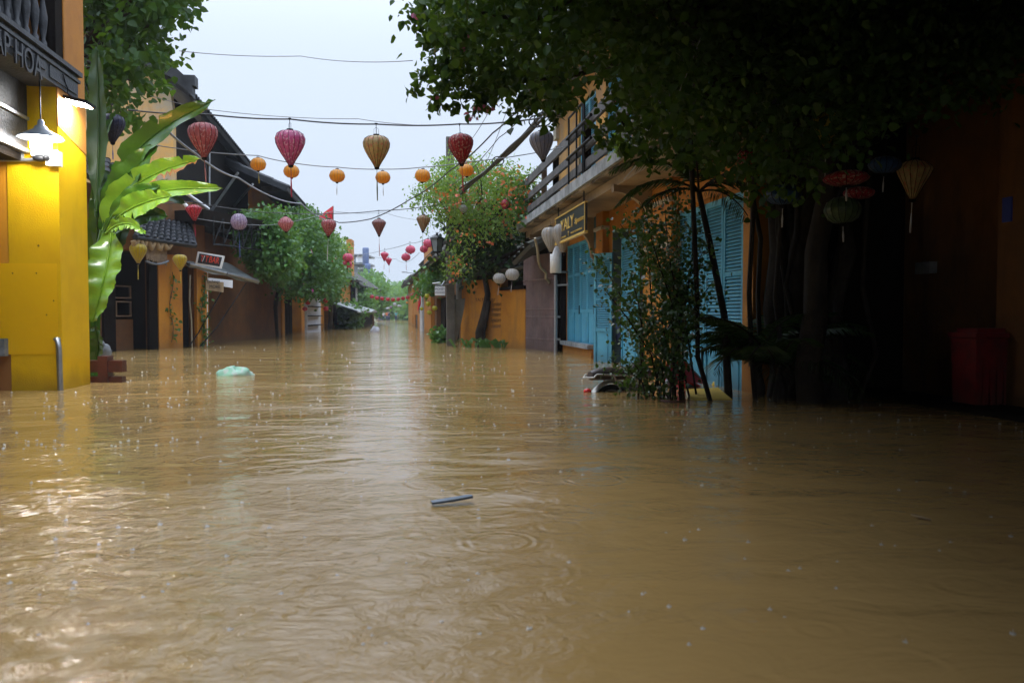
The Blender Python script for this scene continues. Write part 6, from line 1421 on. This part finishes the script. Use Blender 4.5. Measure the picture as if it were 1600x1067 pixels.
dq = FR_.at(969, 540, -.16); dq = np.array([dq[0], dq[1], -.35])
person('person', 'person in a blue shirt leaning out of the half open blue door', dq, R(-62), dict(elr=(.25, -.05, 1.16), wrr=(.20, -.16, 1.30), ell=(-.25, -.04, 1.16), wrl=(-.20, -.14, .95)), cl['blue_shirt'], cl['navy'], M['hair'])
pp = None
for u, rz, s_, l_ in ((592, .3, 'navy', 'far wading person in navy, leftmost at the street end'), (595.5, -.5, 'grey_shirt', 'far wading person in grey next to the navy one'), (599, .2, 'white_shirt', 'far wading person in white at the street end'), (604.5, .1, 'orange_shirt', 'far wading person in an orange shirt'), (607.5, 2.5, 'navy', 'far wading person in navy right of the orange shirt'), (619, 0, 'teal', 'far wading person in pale teal, rightmost at the street end')):
    g_ = D(u, 500, 118); g_[2] = -.35
    if pp is None: pp = person('person', l_, g_, rz, dict(ell=(-.28, -.1, 1.18), wrl=(-.22, -.3, 1.2)), cl[s_], cl['navy'], M['hair'], 'people wading at the far end of the street'); o = pp
    else:
        o = copy_tree(pp); o.location = tuple(g_); o.rotation_euler = (0, 0, rz); o['label'] = l_
    for c in o.children:
        if c.name.startswith('shirt'): c.material_slots[0].link = 'OBJECT'; c.material_slots[0].material = cl[s_]
# ================================================================ RAIN SPLASHES (stuff)
splash, sn, sb = new_mat('splash_water'); sb.inputs['Base Color'].default_value = (.75, .74, .70, 1); sb.inputs['Roughness'].default_value = .12; sb.inputs['Alpha'].default_value = .42
mb = MB()
def one_splash(c, s):
    h = s*random.uniform(.6, 1.5); n = 9; ph = random.uniform(0, 6); vs = []
    for r_, z_, w_ in ((1.1, -.001, .0), (.75, .10, .15), (.62, .38, .30), (.10, .12, 0), (.07, .9, .2), (.0, 1.0, 0)):
        for k in range(n):
            th = 2*math.pi*k/n; j = 1+w_*math.sin(3*th+ph)+w_*random.uniform(-.6, .6); vs.append(c+np.array([s*r_*j*math.cos(th), s*r_*j*math.sin(th), h*z_*j-.001]))
    mb.add(vs, [(i*n+k, i*n+(k+1) % n, (i+1)*n+(k+1) % n, (i+1)*n+k) for i in range(5) for k in range(n)], True)
    for k in range(random.randint(2, 6)):
        a = random.uniform(0, 6.28); r_ = s*random.uniform(.5, 1.9); mb.ell(c+[r_*math.cos(a), r_*math.sin(a), random.uniform(.1, 1.5)*s], (s*.09,)*3, 5, 4)
for k in range(1900):
    v = 508+(random.random()**2.1)*500; u = random.uniform(-20, 1620); c = G(u, v)
    if c[0] > XR-.3 and c[1] > yN: continue
    if c[0] > XB-.5 or (c[0] < XL and c[1] < yB+.3 and c[1] > yA-.2): continue
    if c[1] < 6 and random.random() < .80: continue
    one_splash(c, random.uniform(.007, .014)*(.85+.26*min(6, c[1]/7)))
tag(mb.build('rain_splashes', splash), 'raindrops splashing all over the brown flood water', None, None, 'stuff')
pts_ = []
for k in range(260):
    c = G(random.uniform(-50, 1650), 512+(random.random()**1.5)*150, .004); pts_.append(c)
for k in range(160):
    c = G(random.choice((135, 150, 330, 1000, 1180, 1350, 700))+random.gauss(0, 40), random.uniform(560, 640), .004); pts_.append(c)
pts_ = np.array(pts_); fo_ = leaves('floating_leaves', pts_, .035, pmat('dead_leaf', (.20, .16, .03), (.06, .04, .02), .5, 9, 1), shape=NARROW*[1.6, 1, .2], droop=0, var=.6)
V_ = np.array([v.co for v in fo_.data.vertices]); V_[:, 2] = np.clip(V_[:, 2]*.12+.003, .001, .012); fo_.data.vertices.foreach_set('co', V_.ravel())
tag(fo_, 'scattered yellow and brown leaf litter drifting on the flood', None, None, 'stuff')
for r_, _ in list(PROTO.values()):                    # the patterns the lanterns were copied from never stood in the scene
    for c in list(r_.children): bpy.data.objects.remove(c)
    bpy.data.objects.remove(r_)
# ================================================================ wet air
hm = bpy.data.materials.new('rain_haze'); hm.use_nodes = True; hn = hm.node_tree; hn.nodes.clear()
ho = hn.nodes.new('ShaderNodeOutputMaterial'); pv = hn.nodes.new('ShaderNodeVolumePrincipled')
pv.inputs['Color'].default_value = (.86, .92, 1, 1); pv.inputs['Density'].default_value = .0007; pv.inputs['Anisotropy'].default_value = 0
hn.links.new(pv.outputs[0], ho.inputs['Volume'])
mb = MB(); mb.wbox(-168, 168, -38, 274, -1.9, 16)
tag(mb.build('haze', hm), kind='stuff')
